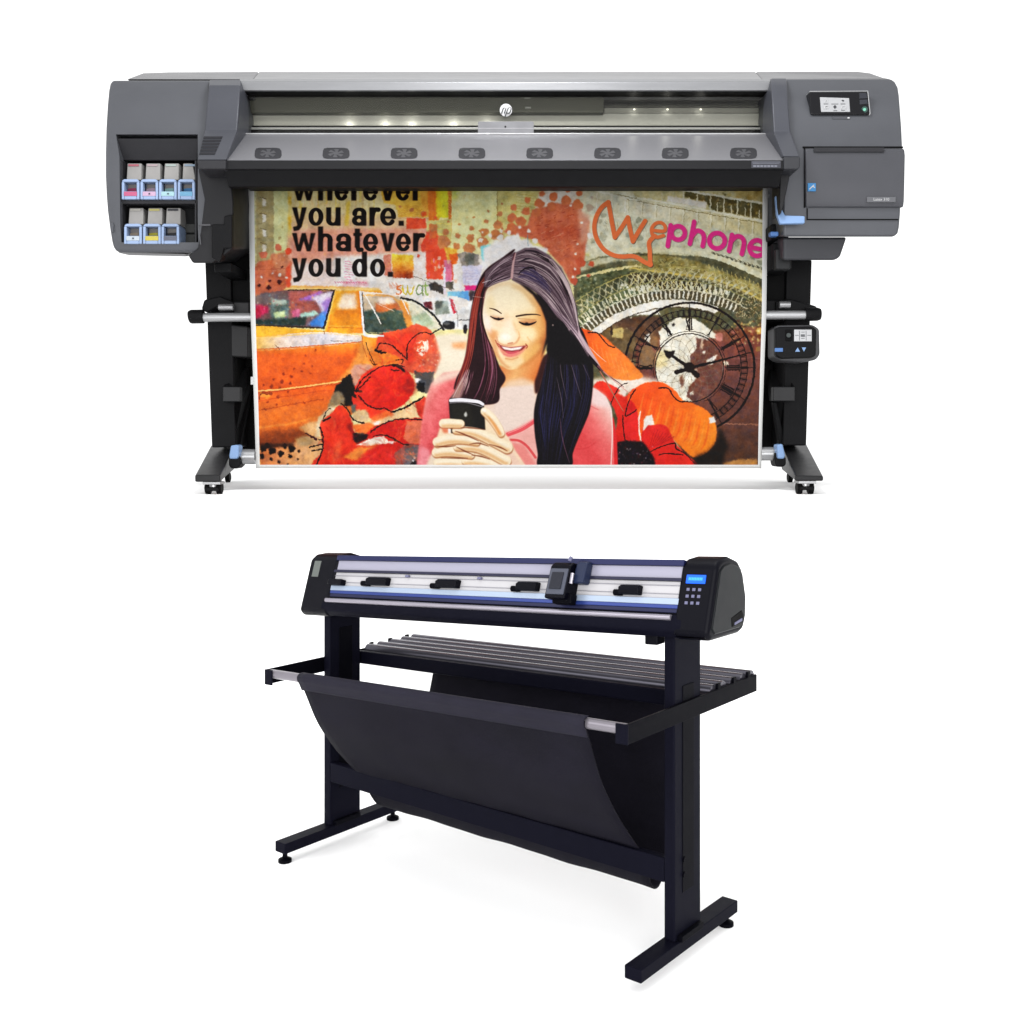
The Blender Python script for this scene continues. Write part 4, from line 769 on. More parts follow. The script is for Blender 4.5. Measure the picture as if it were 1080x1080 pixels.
stroke(TJ((390, 240), (440, 196), (500, 190), (520, 210)), [.6, 2.2, .8], (36, 26, 36)); stroke(TJ((395, 150), (450, 125), (500, 125)), [.6, 2, .6], (50, 40, 50)); stroke(TJ((440, 60), (520, 70), (580, 100)), [.5, 1.8, .5], (40, 30, 40))
stroke(TJ((372, 85), (355, 160), (345, 260)), [1.2, 2.2, 2.6], (196, 160, 160), soft=.6); stroke(TJ((366, 80), (352, 130)), 1, (90, 44, 54), soft=.5)
poly(TJ((400, 305), (470, 335), (560, 410), (640, 520), (700, 570), (760, 640), (640, 700), (610, 580), (560, 480), (500, 390)), (26, 16, 18), soft=.7)
poly(TJ((560, 470), (620, 560), (640, 700), (600, 760), (560, 860), (600, 700), (600, 590)), (22, 12, 14), soft=.6); poly(TJ((620, 560), (720, 590), (850, 760), (900, 900), (700, 900), (600, 800)), (14, 10, 14), soft=.8)
strands(TJ((600, 450), (700, 560), (800, 680), (900, 850)), TJ((700, 520), (780, 600), (850, 700), (920, 830)), 26, [(150, 130, 140), (90, 74, 84), (200, 180, 186)], al=.6)
stroke(TJ((130, 300), (190, 280)), .5, (230, 220, 220)); stroke(TJ((60, 400), (150, 410)), .5, (180, 150, 140)); ell(*TJ((648, 612))[0], .8, .9, (190, 170, 160)); stroke(TJ((130, 380), (125, 560), (160, 690), (200, 780)), [.8, 2, 1.4, 1], (40, 16, 16), soft=.5)
# phone and hands
SKH = (246, 226, 194)
poly(TK((640, 300), (720, 340), (880, 540), (930, 640), (1040, 800), (160, 800), (200, 600), (250, 440), (340, 420), (480, 430)), (240, 214, 182), soft=.8, nz=6)
poly(TK((860, 560), (900, 640), (1020, 800), (700, 800)), (232, 196, 176), soft=1.5); poly(TK((160, 700), (210, 640), (250, 800), (120, 800)), (226, 206, 184), soft=1)
poly(TK((329, 195), (345, 172), (470, 172), (600, 186), (645, 210), (654, 260), (664, 460), (480, 460), (420, 500), (350, 490)), (30, 27, 25), soft=.3)
stroke(TK((345, 192), (430, 186), (530, 194), (600, 204), (640, 226)), [3.2, 3.8, 3.6, 3.4, 3], (236, 233, 240)); stroke(TK((340, 214), (480, 210), (640, 250)), 1, (150, 146, 152), alpha=.8)
poly(TK((350, 230), (520, 225), (560, 420), (480, 420), (360, 340)), (44, 42, 34), soft=1.4, alpha=.7); ell(*TK((484, 322))[0], 1.7, 2.3, (190, 190, 184), soft=.3); ell(*TK((486, 302))[0], .7, .9, (180, 180, 174), soft=.2)
def finger(pts, w, sh=True):
    if sh: stroke([(x+.4, y+1.4) for x, y in pts], w, (136, 80, 50), alpha=.85, soft=.9)
    stroke(pts, w, SKH, soft=.7); stroke([(x, y+w[1]*.3) for x, y in pts], [q*.42 for q in w], (206, 150, 100), alpha=.6, soft=1.6); stroke([(x, y-w[1]*.15) for x, y in pts], [q*.3 for q in w], (250, 236, 212), alpha=.6, soft=1.6); ell(pts[0][0]+1, pts[0][1]-.3, 1.3, .9, (250, 226, 206), soft=.6, alpha=.6)
finger(TK((230, 760), (340, 755), (480, 765)), [9, 9, 8]); finger(TK((480, 740), (600, 745), (800, 790)), [8, 10, 11])
finger(TK((215, 665), (340, 655), (530, 685)), [9.5, 10, 8]); finger(TK((405, 612), (540, 610), (660, 640), (850, 740)), [8, 10, 11, 11])
finger(TK((225, 570), (330, 545), (450, 545), (585, 570)), [10, 10.5, 9, 7]); finger(TK((390, 462), (520, 470), (640, 510), (860, 620)), [7, 9, 11, 12])
finger(TK((280, 400), (340, 398), (435, 402)), [9.4, 9.6, 8.6]); poly(TK((265, 440), (330, 455), (325, 490), (280, 488)), (216, 120, 90), soft=1); poly(TK((325, 450), (350, 455), (345, 492), (328, 490)), (246, 236, 232))
finger(TK((655, 290), (720, 350), (775, 430), (805, 490)), [8.4, 9.4, 9, 7.4]); stroke(TK((690, 340), (750, 420), (790, 490)), [1, 3, 3.6], (216, 140, 80), alpha=.7, soft=1.2); stroke(TK((640, 275), (660, 285)), 2.6, (253, 240, 224), soft=.6)
for pts in (((205, 606), (300, 612), (390, 604)), ((520, 590), (600, 580), (690, 608)), ((260, 715), (420, 716), (500, 716)), ((540, 690), (620, 700), (700, 726)), ((390, 470), (470, 500), (600, 560)), ((700, 590), (800, 620), (860, 650)), ((400, 614), (470, 650), (560, 690)), ((440, 440), (520, 440), (660, 456))):
    stroke(TK(*pts), [.5, 1.6, .6], (110, 58, 40), soft=.5, alpha=.85)
# a last pass: contrast and colour of the print, its grain and grit
g_ = cv.mean(2, keepdims=True); cv = g_+(cv-g_)*1.06
v_ = np.clip(cv/255, 0, 1); cv = 255*(v_*.6+.4*v_*v_*(3-2*v_))
ed_ = smooth_noise(7, 4)*.6+smooth_noise(2.4, 2.4)*.4
cv *= (1+(ed_[..., None]-.5)*.05)
cv += (NS[..., None]-.5)*8
cv += (N2[..., None]-.5)*4
cv = np.clip(cv, 0, 255)
# ---------------------------------------------------------------- materials
G_BODY = mat('housing_grey', (100, 102, 108), .38, .15, .4, .03, 14, bump=.05)
G_PILLAR = mat('pillar_grey', (84, 86, 94), .4, .1, .35, .03, 14, bump=.05)
G_HOOD = mat('hood_grey', (158, 158, 163), .36, .35, .5, .012, 3)
G_TOP = mat('cover_grey', (122, 122, 126), .4, .2, .4, .02, 12)
G_BAR = mat('bar_silver', (158, 159, 162), .35, .35, .5, .02, 12, stretch=(1, 8, 8))
G_DARK = mat('dark_grey_plastic', (56, 56, 60), .5, 0, .25, .06, 30, bump=.06)
K_BLACK = mat('black_plastic', (26, 26, 28), .5, 0, .12, .08, 30, bump=.06)
K_DEEP = mat('deep_black', (17, 17, 18), .6, 0, .1, .05, 30)
K_LEG = mat('black_powder_coat', (28, 28, 30), .55, 0, .12, .08, 60, bump=.1)
SILVER = mat('brushed_aluminium', (214, 215, 217), .3, .6, .5, .03, 40, stretch=(1, 12, 12))
CHROME = mat('bright_metal', (190, 190, 192), .25, .7, .5, .04, 40)
BLUE = mat('light_blue_plastic', (150, 186, 236), .4, 0, .4, .03, 30)
BLUE_D = mat('blue_plastic', (92, 140, 210), .4, 0, .4, .03, 30)
HOLD = mat('holder_blue', (176, 200, 240), .42, 0, .4, .03, 40)
CARTON = mat('ink_carton', (178, 176, 174), .6, 0, .2, .05, 40)
OLIVE = mat('print_beam_olive', (88, 88, 78), .45, .1, .3, .02, 3)
PLATEN = mat('platen_metal', (206, 206, 198), .4, .2, .4, .015, 3, stretch=(1, 2, 2))
FANM = mat('fan_grille', (62, 62, 66), .6, 0, .2, .25, 220)
FANC = mat('fan_hub', (90, 90, 94), .5, 0, .3, .12, 160)
LABEL = mat('label_grey', (118, 119, 124), .4, 0, .4, .02, 30)
WHITE = mat('white_mark', (240, 240, 242), .5, 0, .3, .01, 30)
STICK = mat('sticker_blue', (70, 150, 214), .4, 0, .4, .04, 60)
SCREEN = mat('screen_glow', (196, 197, 200), .3, 0, .4, .03, 60, emit=.12)
GREEN = mat('button_glow', (120, 206, 176), .3, 0, .4, .02, 60, emit=.25)
BGLASS = mat('black_glass', (14, 14, 20), .12, 0, .5, .03, 10)
RED_SPOT = mat('lamp_glow', (255, 250, 236), .4, 0, .3, .01, 10, emit=2.2)
def glass(name, tint, gl):
    m = bpy.data.materials.new(name); m.use_nodes = True; nt = m.node_tree; nt.nodes.clear()
    o = nt.nodes.new('ShaderNodeOutputMaterial'); t = nt.nodes.new('ShaderNodeBsdfTransparent'); t.inputs[0].default_value = (*tint, 1)
    g = nt.nodes.new('ShaderNodeBsdfGlossy'); g.inputs['Roughness'].default_value = .12
    nz = nt.nodes.new('ShaderNodeTexNoise'); nz.inputs['Scale'].default_value = 3
    mr = nt.nodes.new('ShaderNodeMapRange'); mr.inputs['To Min'].default_value = gl*.8; mr.inputs['To Max'].default_value = gl*1.2
    mx = nt.nodes.new('ShaderNodeMixShader'); nt.links.new(nz.outputs['Fac'], mr.inputs['Value']); nt.links.new(mr.outputs[0], mx.inputs[0])
    nt.links.new(t.outputs[0], mx.inputs[1]); nt.links.new(g.outputs[0], mx.inputs[2]); nt.links.new(mx.outputs[0], o.inputs[0])
    return m
WINDOW = glass('window_glass', (.9, .9, .88), .012)

# ---------------------------------------------------------------- setting
ZS = H-.2035                                        # top of the white platform the printer stands on
FLOOR = mat('white_floor', (249, 249, 250), .8, 0, .1, .004, 2, gain=1/GAIN)
def struct(mb, name, m):
    o = mb.build(name, m, None, smooth=False); o['kind'] = 'structure'; return o
struct(MB().add([(-40, -20, 0), (40, -20, 0), (40, 3.16, 0), (-40, 3.16, 0)], [(0, 1, 2, 3)]), 'floor', FLOOR)
struct(MB().box((-40, 3.16, -.5), (40, 60, ZS)), 'platform', FLOOR)

# ---------------------------------------------------------------- the large format printer
PR = empty('large_format_printer', (0, 3.5, ZS))
tag(PR, 'wide grey large format printer on black castored legs with sloping hood of fans', 'printer')
def part(mb, name, m, bev=.004, parent=None, **k): return mb.build(name, m, parent or PR, bev, **k)

# left housing with the cartridge bay cut out of it
def dl(y): return 3.33+.10*max(0, (140-y)/60)**2+.02*max(0, (y-230)/40)**2
rows = [(y, l, 222, dl(y), .5) for y, l in ((84.3, 118.4), (88, 115.6), (95, 114.2), (110, 112.8), (135, 111.3), (160, 110.7), (185, 110.7), (205, 111.6), (222, 112.9), (240, 115.2), (255, 117.6), (262, 119.5), (266.5, 124))]
hl = MB().shell(rows).build('cartridge_housing', G_BODY, PR, .016, 4)
cut = MB().ext([(a[0], a[1]-.2, a[2]) for a in (P(122.8, 146, 3.335), P(126.5, 169, 3.335), P(127.6, 259.5, 3.335), P(209, 259.5, 3.335), P(209, 146, 3.335))], (0, .345, .02)).build('bay_cutter', K_BLACK, PR)
bo = hl.modifiers.new('bay', 'BOOLEAN'); bo.object = cut; bo.operation = 'DIFFERENCE'; bo.solver = 'EXACT'
bpy.context.view_layer.update()
me = bpy.data.meshes.new_from_object(hl.evaluated_get(bpy.context.evaluated_depsgraph_get()))
bm = bmesh.new(); bm.from_mesh(me)
for ed in bm.edges: ed.smooth = not (len(ed.link_faces) != 2 or ed.calc_face_angle(0) > math.radians(24))
bm.to_mesh(me); bm.free()
hl.modifiers.clear(); hl.data = me; wn = hl.modifiers.new('normals', 'WEIGHTED_NORMAL'); wn.keep_sharp = True; me.name = 'cartridge_housing'
bpy.data.objects.remove(cut)
part(MB().rect(124, 168, 208, 259, 3.455, .012), 'bay_back', K_DEEP, 0)
part(MB().slab([(123.5, 146, 3.335), (127, 169, 3.365), (208, 169, 3.365), (208.6, 146, 3.335)], .01), 'bay_visor', mat('visor_grey', (50, 50, 54), .5, 0, .25), .002)
part(MB().rect(127.5, 210.5, 208, 215, 3.345, .1), 'cartridge_shelf', G_DARK, .003)
part(MB().rect(127, 257.5, 208, 262, 3.345, .1), 'cartridge_shelf', G_DARK, .003)
for x in (128, 206.2): part(MB().rect(x-1, 169, x+1.2, 258, 3.345, .1), 'bay_side', G_DARK, .002)
e = part(MB().rect(190.5, 219, 206, 257, 3.41, .03), 'empty_slot', K_BLACK, .003)
part(MB().rect(191.5, 236, 205.5, 245.5, 3.402, .02).rect(191.5, 247, 205.5, 256, 3.402, .02), 'slot_flap', mat('flap_grey', (66, 67, 66), .5, 0, .25), .002, e)
part(MB().slab([(124, 266.4, 3.36), (195, 267.8, 3.36), (196, 270.5, 3.41), (136, 269.2, 3.41)], .1, .02), 'underside_lip', mat('lip_grey', (150, 151, 154), .5, 0, .3), .001)
part(MB().prism([(115.5, 237), (118, 234), (120, 237), (119.4, 245), (116.5, 244)], 3.326, .01), 'housing_catch', G_BODY, .002)

# right housing, door, control panel
def dr(y): return 3.33+.10*max(0, (140-y)/60)**2+.02*max(0, (y-230)/40)**2
rows = [(y, 826, r, dr(y), .5) for y, r in ((83, 940), (86, 944.5), (92, 947.6), (100, 948.8), (113, 949.8), (135, 951.4), (157, 952.4), (200, 951), (226, 950), (240, 948.8), (246, 947.4), (249.8, 943.6))]
hr = MB().shell(rows).build('control_housing', G_BODY, PR, .016, 4)
part(MB().prism([(826, 250.2), (893.6, 250.2), (886.5, 271), (881, 274.5), (826, 274.5)], 3.37, .3, .05), 'lower_housing', mat('lower_grey', (70, 71, 76), .42, .1, .35, .03, 14), .008, seg=3)
dg = mat('door_grey', (90, 91, 97), .4, .12, .38, .03, 14, bump=.05)
door = MB().shell([(156.2, 849.6, 952.9, 3.319, .05), (158.5, 849.6, 954.4, 3.314, .05), (164, 849.6, 954.9, 3.314, .05), (190, 849.6, 954.4, 3.312, .05), (212, 849.8, 953.8, 3.316, .05), (218.6, 850, 953, 3.322, .05)]).build('front_door', dg, PR, .005, 3)
part(MB().rect(858.6, 155.4, 933, 160.4, 3.308, .006), 'door_handle', G_DARK, .002, door)
part(MB().rect(846.8, 154.4, 952.6, 155.9, 3.3255, .01), 'door_gap', K_DEEP, 0)
part(MB().rect(848, 156, 849.3, 219, 3.3265, .01), 'door_gap', K_DEEP, 0)
part(MB().rect(851, 230.9, 947.6, 232, 3.3265, .01).rect(851, 219.6, 852, 231, 3.3265, .01), 'panel_seam', K_DEEP, 0)
lb = part(MB().rect(914.6, 207.6, 944.8, 213.2, 3.3105, .008), 'name_plate', LABEL, .001, door)
text_mesh(1.0, 'Latex 310', 929.5, 210.3, 3.3095, 3.0, 'lettering', WHITE, lb)
st = part(MB().rect(852, 193, 860.6, 201.6, 3.308, .008), 'sticker', STICK, .001, door)
part(MB().tube([P(854+i*.45, 199.4-2.6*math.sin(i/12*2.6), 3.3075) for i in range(13)], .0016, 6).tube([P(853.5, 199.8, 3.3075), P(858.6, 195, 3.3075)], .0014, 6), 'sticker_mark', WHITE, 0, st)
cp = part(MB().prism([(853.6, 97), (915, 96.6), (917.2, 119.5), (916, 121), (856.5, 121), (855.2, 119.5)], 3.335, .08), 'control_panel', BGLASS, .004, seg=3)
part(MB().prism([(914.9, 96.4), (915.9, 96.4), (918.4, 119.8), (917.2, 121.6), (916.4, 121), (917.3, 119.4)], 3.334, .08).prism([(854, 95.9), (915.9, 95.5), (915.6, 96.5), (854, 96.9)], 3.338, .06), 'panel_rim', SILVER, .001, cp)
sc_ = part(MB().prism([(864.8, 102.4), (895.6, 103.4), (896.7, 118), (866.1, 118)], 3.3335, .01), 'screen', SCREEN, .001, cp)
ic = MB()
ic.prism([(878.6, 112.6), (880.7, 110.6), (882.6, 112.8), (880.6, 115)], 3.333, .004); ic.prism([(887.4, 105.8), (889, 105.1), (890.6, 106.2), (889.4, 107.4)], 3.333, .004)
for x, y, w in ((868.6, 109.3, 5), (876.8, 109.4, 7.4), (886.6, 109.3, 5), (879, 116.4, 4), (887.2, 116, 4), (871.6, 112, .8), (871.6, 114.5, .8)): ic.rect(x, y, x+w, y+.6, 3.333, .004)
part(ic, 'screen_icon', mat('icon_dark', (70, 72, 76), .5), 0, sc_)
for pts in (((870, 107.6), (871.4, 104.8), (873.2, 107.6)), ((887.4, 114.8), (887.8, 112.4), (889.6, 111.4), (891.8, 112.4), (892, 114.6)), ((869.6, 114.8), (869.8, 111.8), (873.4, 111.6), (873.4, 114.6))): part(MB().tube([P(x, y, 3.3325) for x, y in pts], .0012, 6), 'screen_icon', WHITE, 0, sc_)
part(MB().prism([(906.4, 98), (914, 98), (914.6, 103.6), (906.6, 104)], 3.3335, .006).prism([(906.6, 105.2), (914.7, 104.8), (915.4, 109.4), (907, 110.2)], 3.3335, .006), 'button', mat('button_grey', (62, 64, 72), .3), .001, cp)
part(MB().tube([P(911.8, 115.6, 3.333), P(911.8, 115.6, 3.34)], .0098, 20), 'power_button', mat('power_green', (40, 84, 76), .3), .001, cp)
part(MB().tube([P(911.8, 115.5, 3.3315), P(911.8, 115.5, 3.338)], .0045, 16), 'power_light', GREEN, 0, cp)
part(MB().rect(878, 122.9, 896.4, 125.6, 3.337, .05), 'panel_label', mat('label_dim', (92, 93, 99), .4), .001)
part(MB().rect(894, 123.6, 896, 124.9, 3.3355, .02), 'status_light', WHITE, 0)

# top cover, window and hood
tc = MB().slab([(133.5, 83.4, 3.43), (150, 77.2, 3.62), (176, 76.3, 3.92), (272, 75.8, 3.92), (266, 83.6, 3.43)], .05)
part(tc, 'top_cover', G_TOP, .004)
part(MB().slab([(266.8, 83.6, 3.43), (273, 75.8, 3.92), (797, 75.8, 3.92), (804, 83.6, 3.43)], .05), 'top_cover', mat('cover_silver', (142, 142, 145), .38, .25, .45, .02, 12), .003)
part(MB().slab([(804.8, 83.6, 3.43), (798, 75.8, 3.92), (870, 75.7, 3.92), (905, 75.8, 3.62), (918, 76.8, 3.56), (932, 82, 3.45), (940, 83.4, 3.43)], .05), 'top_cover', G_TOP, .004)
part(MB().shell([(83.2, 252.5, 813, 3.425, .1), (86, 252.5, 813, 3.40, .1), (95.6, 252.5, 813, 3.40, .1)]), 'window_bar', G_BAR, .004, seg=3)
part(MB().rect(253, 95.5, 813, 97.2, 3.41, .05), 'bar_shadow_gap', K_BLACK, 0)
inner = part(MB().rect(252, 96, 815, 141, 3.56, .02), 'window_back', mat('window_back', (128, 128, 122), .4, .3, .4, .06, 5, stretch=(.5, 8, 8)), 0)
part(MB().prism([(252, 97), (290, 97), (300, 101), (440, 101), (452, 97.4), (458, 97.4), (470, 101), (600, 101), (612, 97.6), (628, 97.6), (637, 100), (637, 119), (252, 119)], 3.47, .05), 'print_beam', OLIVE, .003, parent=inner)
part(MB().rect(637, 99, 815, 101.4, 3.50, .03).rect(637, 104, 808, 106, 3.5, .03).rect(637, 111.4, 808, 113, 3.5, .02), 'carriage_rail', mat('rail_dark', (84, 84, 78), .4, .3), .001, parent=inner)
part(MB().rect(252, 119.4, 815, 132.6, 3.5, .03), 'platen', PLATEN, .002, parent=inner)
part(MB().rect(637, 113.4, 815, 119.2, 3.51, .02), 'platen_edge', mat('platen_edge', (168, 168, 160), .35, .4), .002, parent=inner)
part(MB().rect(253, 132.6, 815, 134.2, 3.48, .03), 'media_guide', K_DEEP, 0, parent=inner)
part(MB().rect(253, 134.2, 815, 136.6, 3.475, .03), 'media_guide', SILVER, .001, parent=inner)
part(MB().rect(253, 136.6, 815, 140.6, 3.47, .03), 'window_seal', K_DEEP, 0, parent=inner)
for i, x in enumerate((368, 406, 434, 478, 514, 669, 704, 739)):
    y = 130.6 if i < 5 else 115.4
    part(MB().tube([P(x-.8, y, 3.494), P(x+.8, y, 3.494)], .0022, 8), 'interior_lamp', RED_SPOT, 0, parent=inner)
    pl_ = bpy.data.lights.new('interior_glow', 'POINT'); pl_.energy = .1 if i < 5 else .03; pl_.shadow_soft_size = .012; pl_.color = (1, .98, .92)
    po = bpy.data.objects.new('interior_glow', pl_); C.objects.link(po); po.location = P(x, y, 3.487)
for x0, x1 in ((256.4, 258), (271, 273)): pass
part(MB().slab([(251.8, 96.5, 3.41), (257, 99, 3.43), (258.4, 136, 3.43), (256, 139.4, 3.42), (252.2, 137, 3.41)], .04), 'window_jamb', mat('jamb_grey', (120, 122, 130), .35, .2), .002)
part(MB().slab([(815, 96.5, 3.41), (809, 98, 3.43), (810, 136, 3.43), (813, 139.4, 3.42), (815.4, 137, 3.41)], .04), 'window_jamb', mat('jamb_grey_b', (140, 142, 148), .35, .2), .002)
part(MB().rect(258, 98, 268, 104, 3.44, .02), 'hinge_block', K_BLACK, .002)
gl = part(MB().rect(257.5, 96.6, 809.5, 139.6, 3.435, .004), 'window', WINDOW, 0)
part(MB().prism([(504, 129.4), (505, 128), (562, 128), (563, 129.4), (563, 140.4), (504, 140.4)], 3.424, .012), 'window_handle', mat('handle_grey', (142, 142, 146), .3, .2), .001, parent=gl)
part(MB().rect(504.4, 135, 562.6, 135.5, 3.4235, .002), 'handle_edge', mat('edge_light', (196, 196, 200), .3), 0, parent=gl)
part(MB().tube([P(533, 133.7, 3.423), P(533, 133.7, 3.43)], .003, 12), 'handle_dimple', K_BLACK, 0, parent=gl)
em = part(MB().tube([P(533.6, 116.2, 3.424), P(533.6, 116.2, 3.431)], .0196, 32), 'emblem', WHITE, .001, parent=gl)
lt = MB()
def bar_(x0, y0, x1, y1, w=.0016): lt.tube([P(x0, y0, 3.4232), P(x1, y1, 3.4232)], w, 6)
bar_(532.2, 110.4, 528.8, 119.8); lt.tube([P(x, y, 3.4232) for x, y in ((530.7, 114.8), (532.6, 113.5), (533.6, 114.2), (531.9, 119.6))], .0016, 6)
bar_(536.2, 113.4, 532.6, 123); lt.tube([P(x, y, 3.4232) for x, y in ((536, 114), (538.4, 113.5), (539.2, 114.8), (537.7, 118.8), (536.2, 119.7), (534.4, 119.3))], .0016, 6)
part(lt, 'emblem_lettering', mat('emblem_ink', (70, 72, 74), .5), 0, parent=em)
MK = mat('mark_grey', (176, 178, 172), .4)
for q in ((553, 103, 559.6, 104), (554, 112.6, 560, 114.4)): part(MB().rect(*q, 3.4685, .004), 'beam_mark', MK, 0, parent=inner)

HA, HB_ = (141.5, 3.41), (169, 3.2)
hood = part(MB().slab([(249.5, 141.5, 3.41), (238, 169, 3.2), (828, 169, 3.2), (815.5, 141.5, 3.41)], .06), 'hood', G_HOOD, .002)
part(MB().rect(250, 140.2, 815, 141.8, 3.404, .03), 'hood_edge', mat('edge_bright', (220, 220, 222), .25, .5), .001, parent=hood)
for cx in (282.5, 354.2, 426, 497.5, 569, 640.6, 712, 784):
    sk = (533-cx)*.0
    o8 = [(-14, 164), (-13, 166.4), (-9, 167.2), (9, 167.2), (13, 166.4), (14.4, 164), (14.2, 159), (12.4, 156.6), (9, 155.8), (-9, 155.8), (-12.4, 156.6), (-13.6, 159)]
    fan = part(MB().slab([(cx+x, y, plane_d(y, HA, HB_)-.003) for x, y in o8], .01), 'fan', FANM, 0, parent=hood)
    hb = MB(); 
    ring = [(cx+8.4*math.cos(t), 161.6+4.6*math.sin(t)) for t in [i*math.pi/10 for i in range(20)]]
    for j in range(6):
        a = j*math.pi/3+.4
        hb.slab([(x, y, plane_d(y, HA, HB_)-.0045) for x, y in ((cx+2.6*math.cos(a), 161.6+1.4*math.sin(a)), (cx+8.4*math.cos(a-.1), 161.6+4.5*math.sin(a-.1)), (cx+8.6*math.cos(a+.5), 161.6+4.6*math.sin(a+.5)), (cx+3*math.cos(a+.8), 161.6+1.6*math.sin(a+.8)))], .003)
    hb.slab([(cx+3*math.cos(t), 161.6+1.7*math.sin(t), plane_d(161.6+1.7*math.sin(t), HA, HB_)-.005) for t in [i*math.pi/8 for i in range(16)]], .003)
    hb.build('fan_blades', FANC, hood, 0, smooth=False)
part(MB().slab([(238, 169, 3.2), (827, 169, 3.2), (827, 178.5, 3.2), (238, 178.5, 3.2)], .3), 'front_rail', mat('rail_grey', (34, 34, 37), .45, 0, .2, .04, 10, stretch=(1, 8, 8)), .003)
part(MB().slab([(236, 178.5, 3.212), (826, 178.5, 3.212), (822, 197, 3.235), (241, 197, 3.235)], .02), 'front_lip', K_BLACK, .003)
part(MB().slab([(241, 197, 3.237), (822, 197, 3.237), (822, 186, 3.47), (241, 186, 3.47)], .02), 'lip_underside', K_DEEP, 0)
lab = part(MB().rect(792.5, 170.2, 823.5, 177, 3.1985, .004), 'hood_label', mat('label_dark', (74, 75, 84), .4), 0)
sq = MB()
for i in range(7): sq.rect(794.6+i*3.7, 174.2, 797.4+i*3.7, 176.2, 3.1975, .002); 
sq.rect(793, 170.5, 823, 171.1, 3.1975, .002).rect(794, 172, 822, 172.5, 3.1975, .002)
part(sq, 'label_marks', mat('label_line', (132, 134, 146), .4), 0, parent=lab)

# the two pillars beside the window
pl = part(MB().shell([(84, 220.6, 253.4, 3.40, .2), (90, 220, 253, 3.345, .2), (110, 218, 252, 3.31, .2), (137, 215.6, 250.2, 3.30, .2), (168.4, 207.8, 238.4, 3.186, .3)]), 'pillar', G_PILLAR, .005, seg=3)
vt = MB()
for i in range(6):
    t0, t1 = i/6+.01, (i+1)/6-.03
    def q(u, side): y = 143.6+u*20; return ((215-u*5) if side == 0 else (235-u*9), y, plane_d(y, (137, 3.30), (168.4, 3.186))-.002)
    vt.slab([q(t0, 0), q(t1, 0), q(t1, 1), q(t0, 1)], .008)
vt.build('vent', mat('vent_dark', (48, 48, 53), .6, 0, .2, .2, 120), pl, 0, smooth=False)
part(MB().shell([(82.4, 813.6, 829.8, 3.40, .2), (90, 813.8, 830.4, 3.345, .2), (110, 814.6, 831.6, 3.31, .2), (138.6, 816, 834, 3.30, .2), (165, 826.4, 843.8, 3.19, .3)]), 'pillar', G_PILLAR, .005, seg=3)
part(MB().slab([(207.4, 168.6, 3.186), (238.4, 168.6, 3.186), (238.2, 178.5, 3.19), (208.6, 178.5, 3.19)], .2), 'pillar_foot', G_DARK, .004)
part(MB().slab([(826.6, 165.2, 3.19), (844, 164.8, 3.19), (844, 176.5, 3.195), (841, 178.6, 3.195), (826.8, 178.6, 3.195)], .2), 'pillar_foot', mat('foot_grey', (60, 61, 66), .45), .004)
part(MB().prism([(208.6, 178.6), (243, 178.6), (246, 214), (246, 262), (238, 268), (224, 277.5), (203, 277.5), (198, 269.5), (208, 262), (211.5, 244), (215.4, 210)], 3.30, .28, .045), 'side_frame', mat('frame_black', (40, 40, 43), .45, 0, .25, .05, 20), .006, seg=3)
part(MB().prism([(223, 236.5), (236, 236.5), (236, 228), (244.6, 226), (244.6, 262), (236, 262), (232, 277), (223, 272)], 3.285, .05, .01), 'bracket', K_BLACK, .004)
part(MB().rect(226, 277, 244, 287, 3.42, .2), 'bracket', K_BLACK, .004)
part(MB().tube([P(209.6, 237.4, 3.29), P(222, 237.4, 3.29)], .003, 8).tube([P(209.6, 237.4, 3.29), P(211.6, 258, 3.29)], .002, 8), 'frame_edge', mat('edge_grey', (92, 92, 96), .4), 0)
part(MB().prism([(822.5, 178.6), (834.6, 178.6), (831, 196), (826, 219), (823.4, 226), (822.5, 217)], 3.27, .1), 'side_frame', mat('frame_black_r', (36, 36, 39), .5), .004)
part(MB().rect(813, 236, 832, 252, 3.42, .2).rect(815, 256, 835, 284, 3.44, .15), 'bracket', K_BLACK, .006)
part(MB().rect(818, 262, 834, 284, 3.42, .04), 'bracket', mat('bracket_dark', (46, 47, 49), .5), .006)
# levers
lv = MB()
lv.slab([(818, 206, 3.315), (823, 207, 3.31), (824.6, 220, 3.30), (828, 227, 3.29), (849, 227.6, 3.27), (849, 235.6, 3.27), (823, 236.2, 3.29), (819.4, 226, 3.30)], .02)
part(lv, 'lever', BLUE, .004, seg=3)
part(MB().rect(812.6, 244, 821.4, 248.8, 3.36, .03), 'lever', BLUE_D, .004)
# black core behind the paper edges, rollers
part(MB().rect(240, 196, 300, 340, 3.62, .1).rect(244, 330, 300, 476, 3.76, .04), 'back_frame', K_DEEP, .004)
part(MB().rect(778, 196, 830, 340, 3.62, .1).rect(778, 330, 828, 474, 3.76, .04), 'back_frame', K_DEEP, .004)
part(MB().tube([P(247, 205.6, 3.52), P(824, 205.6, 3.52)], .0085, 16), 'feed_roller', SILVER, 0)
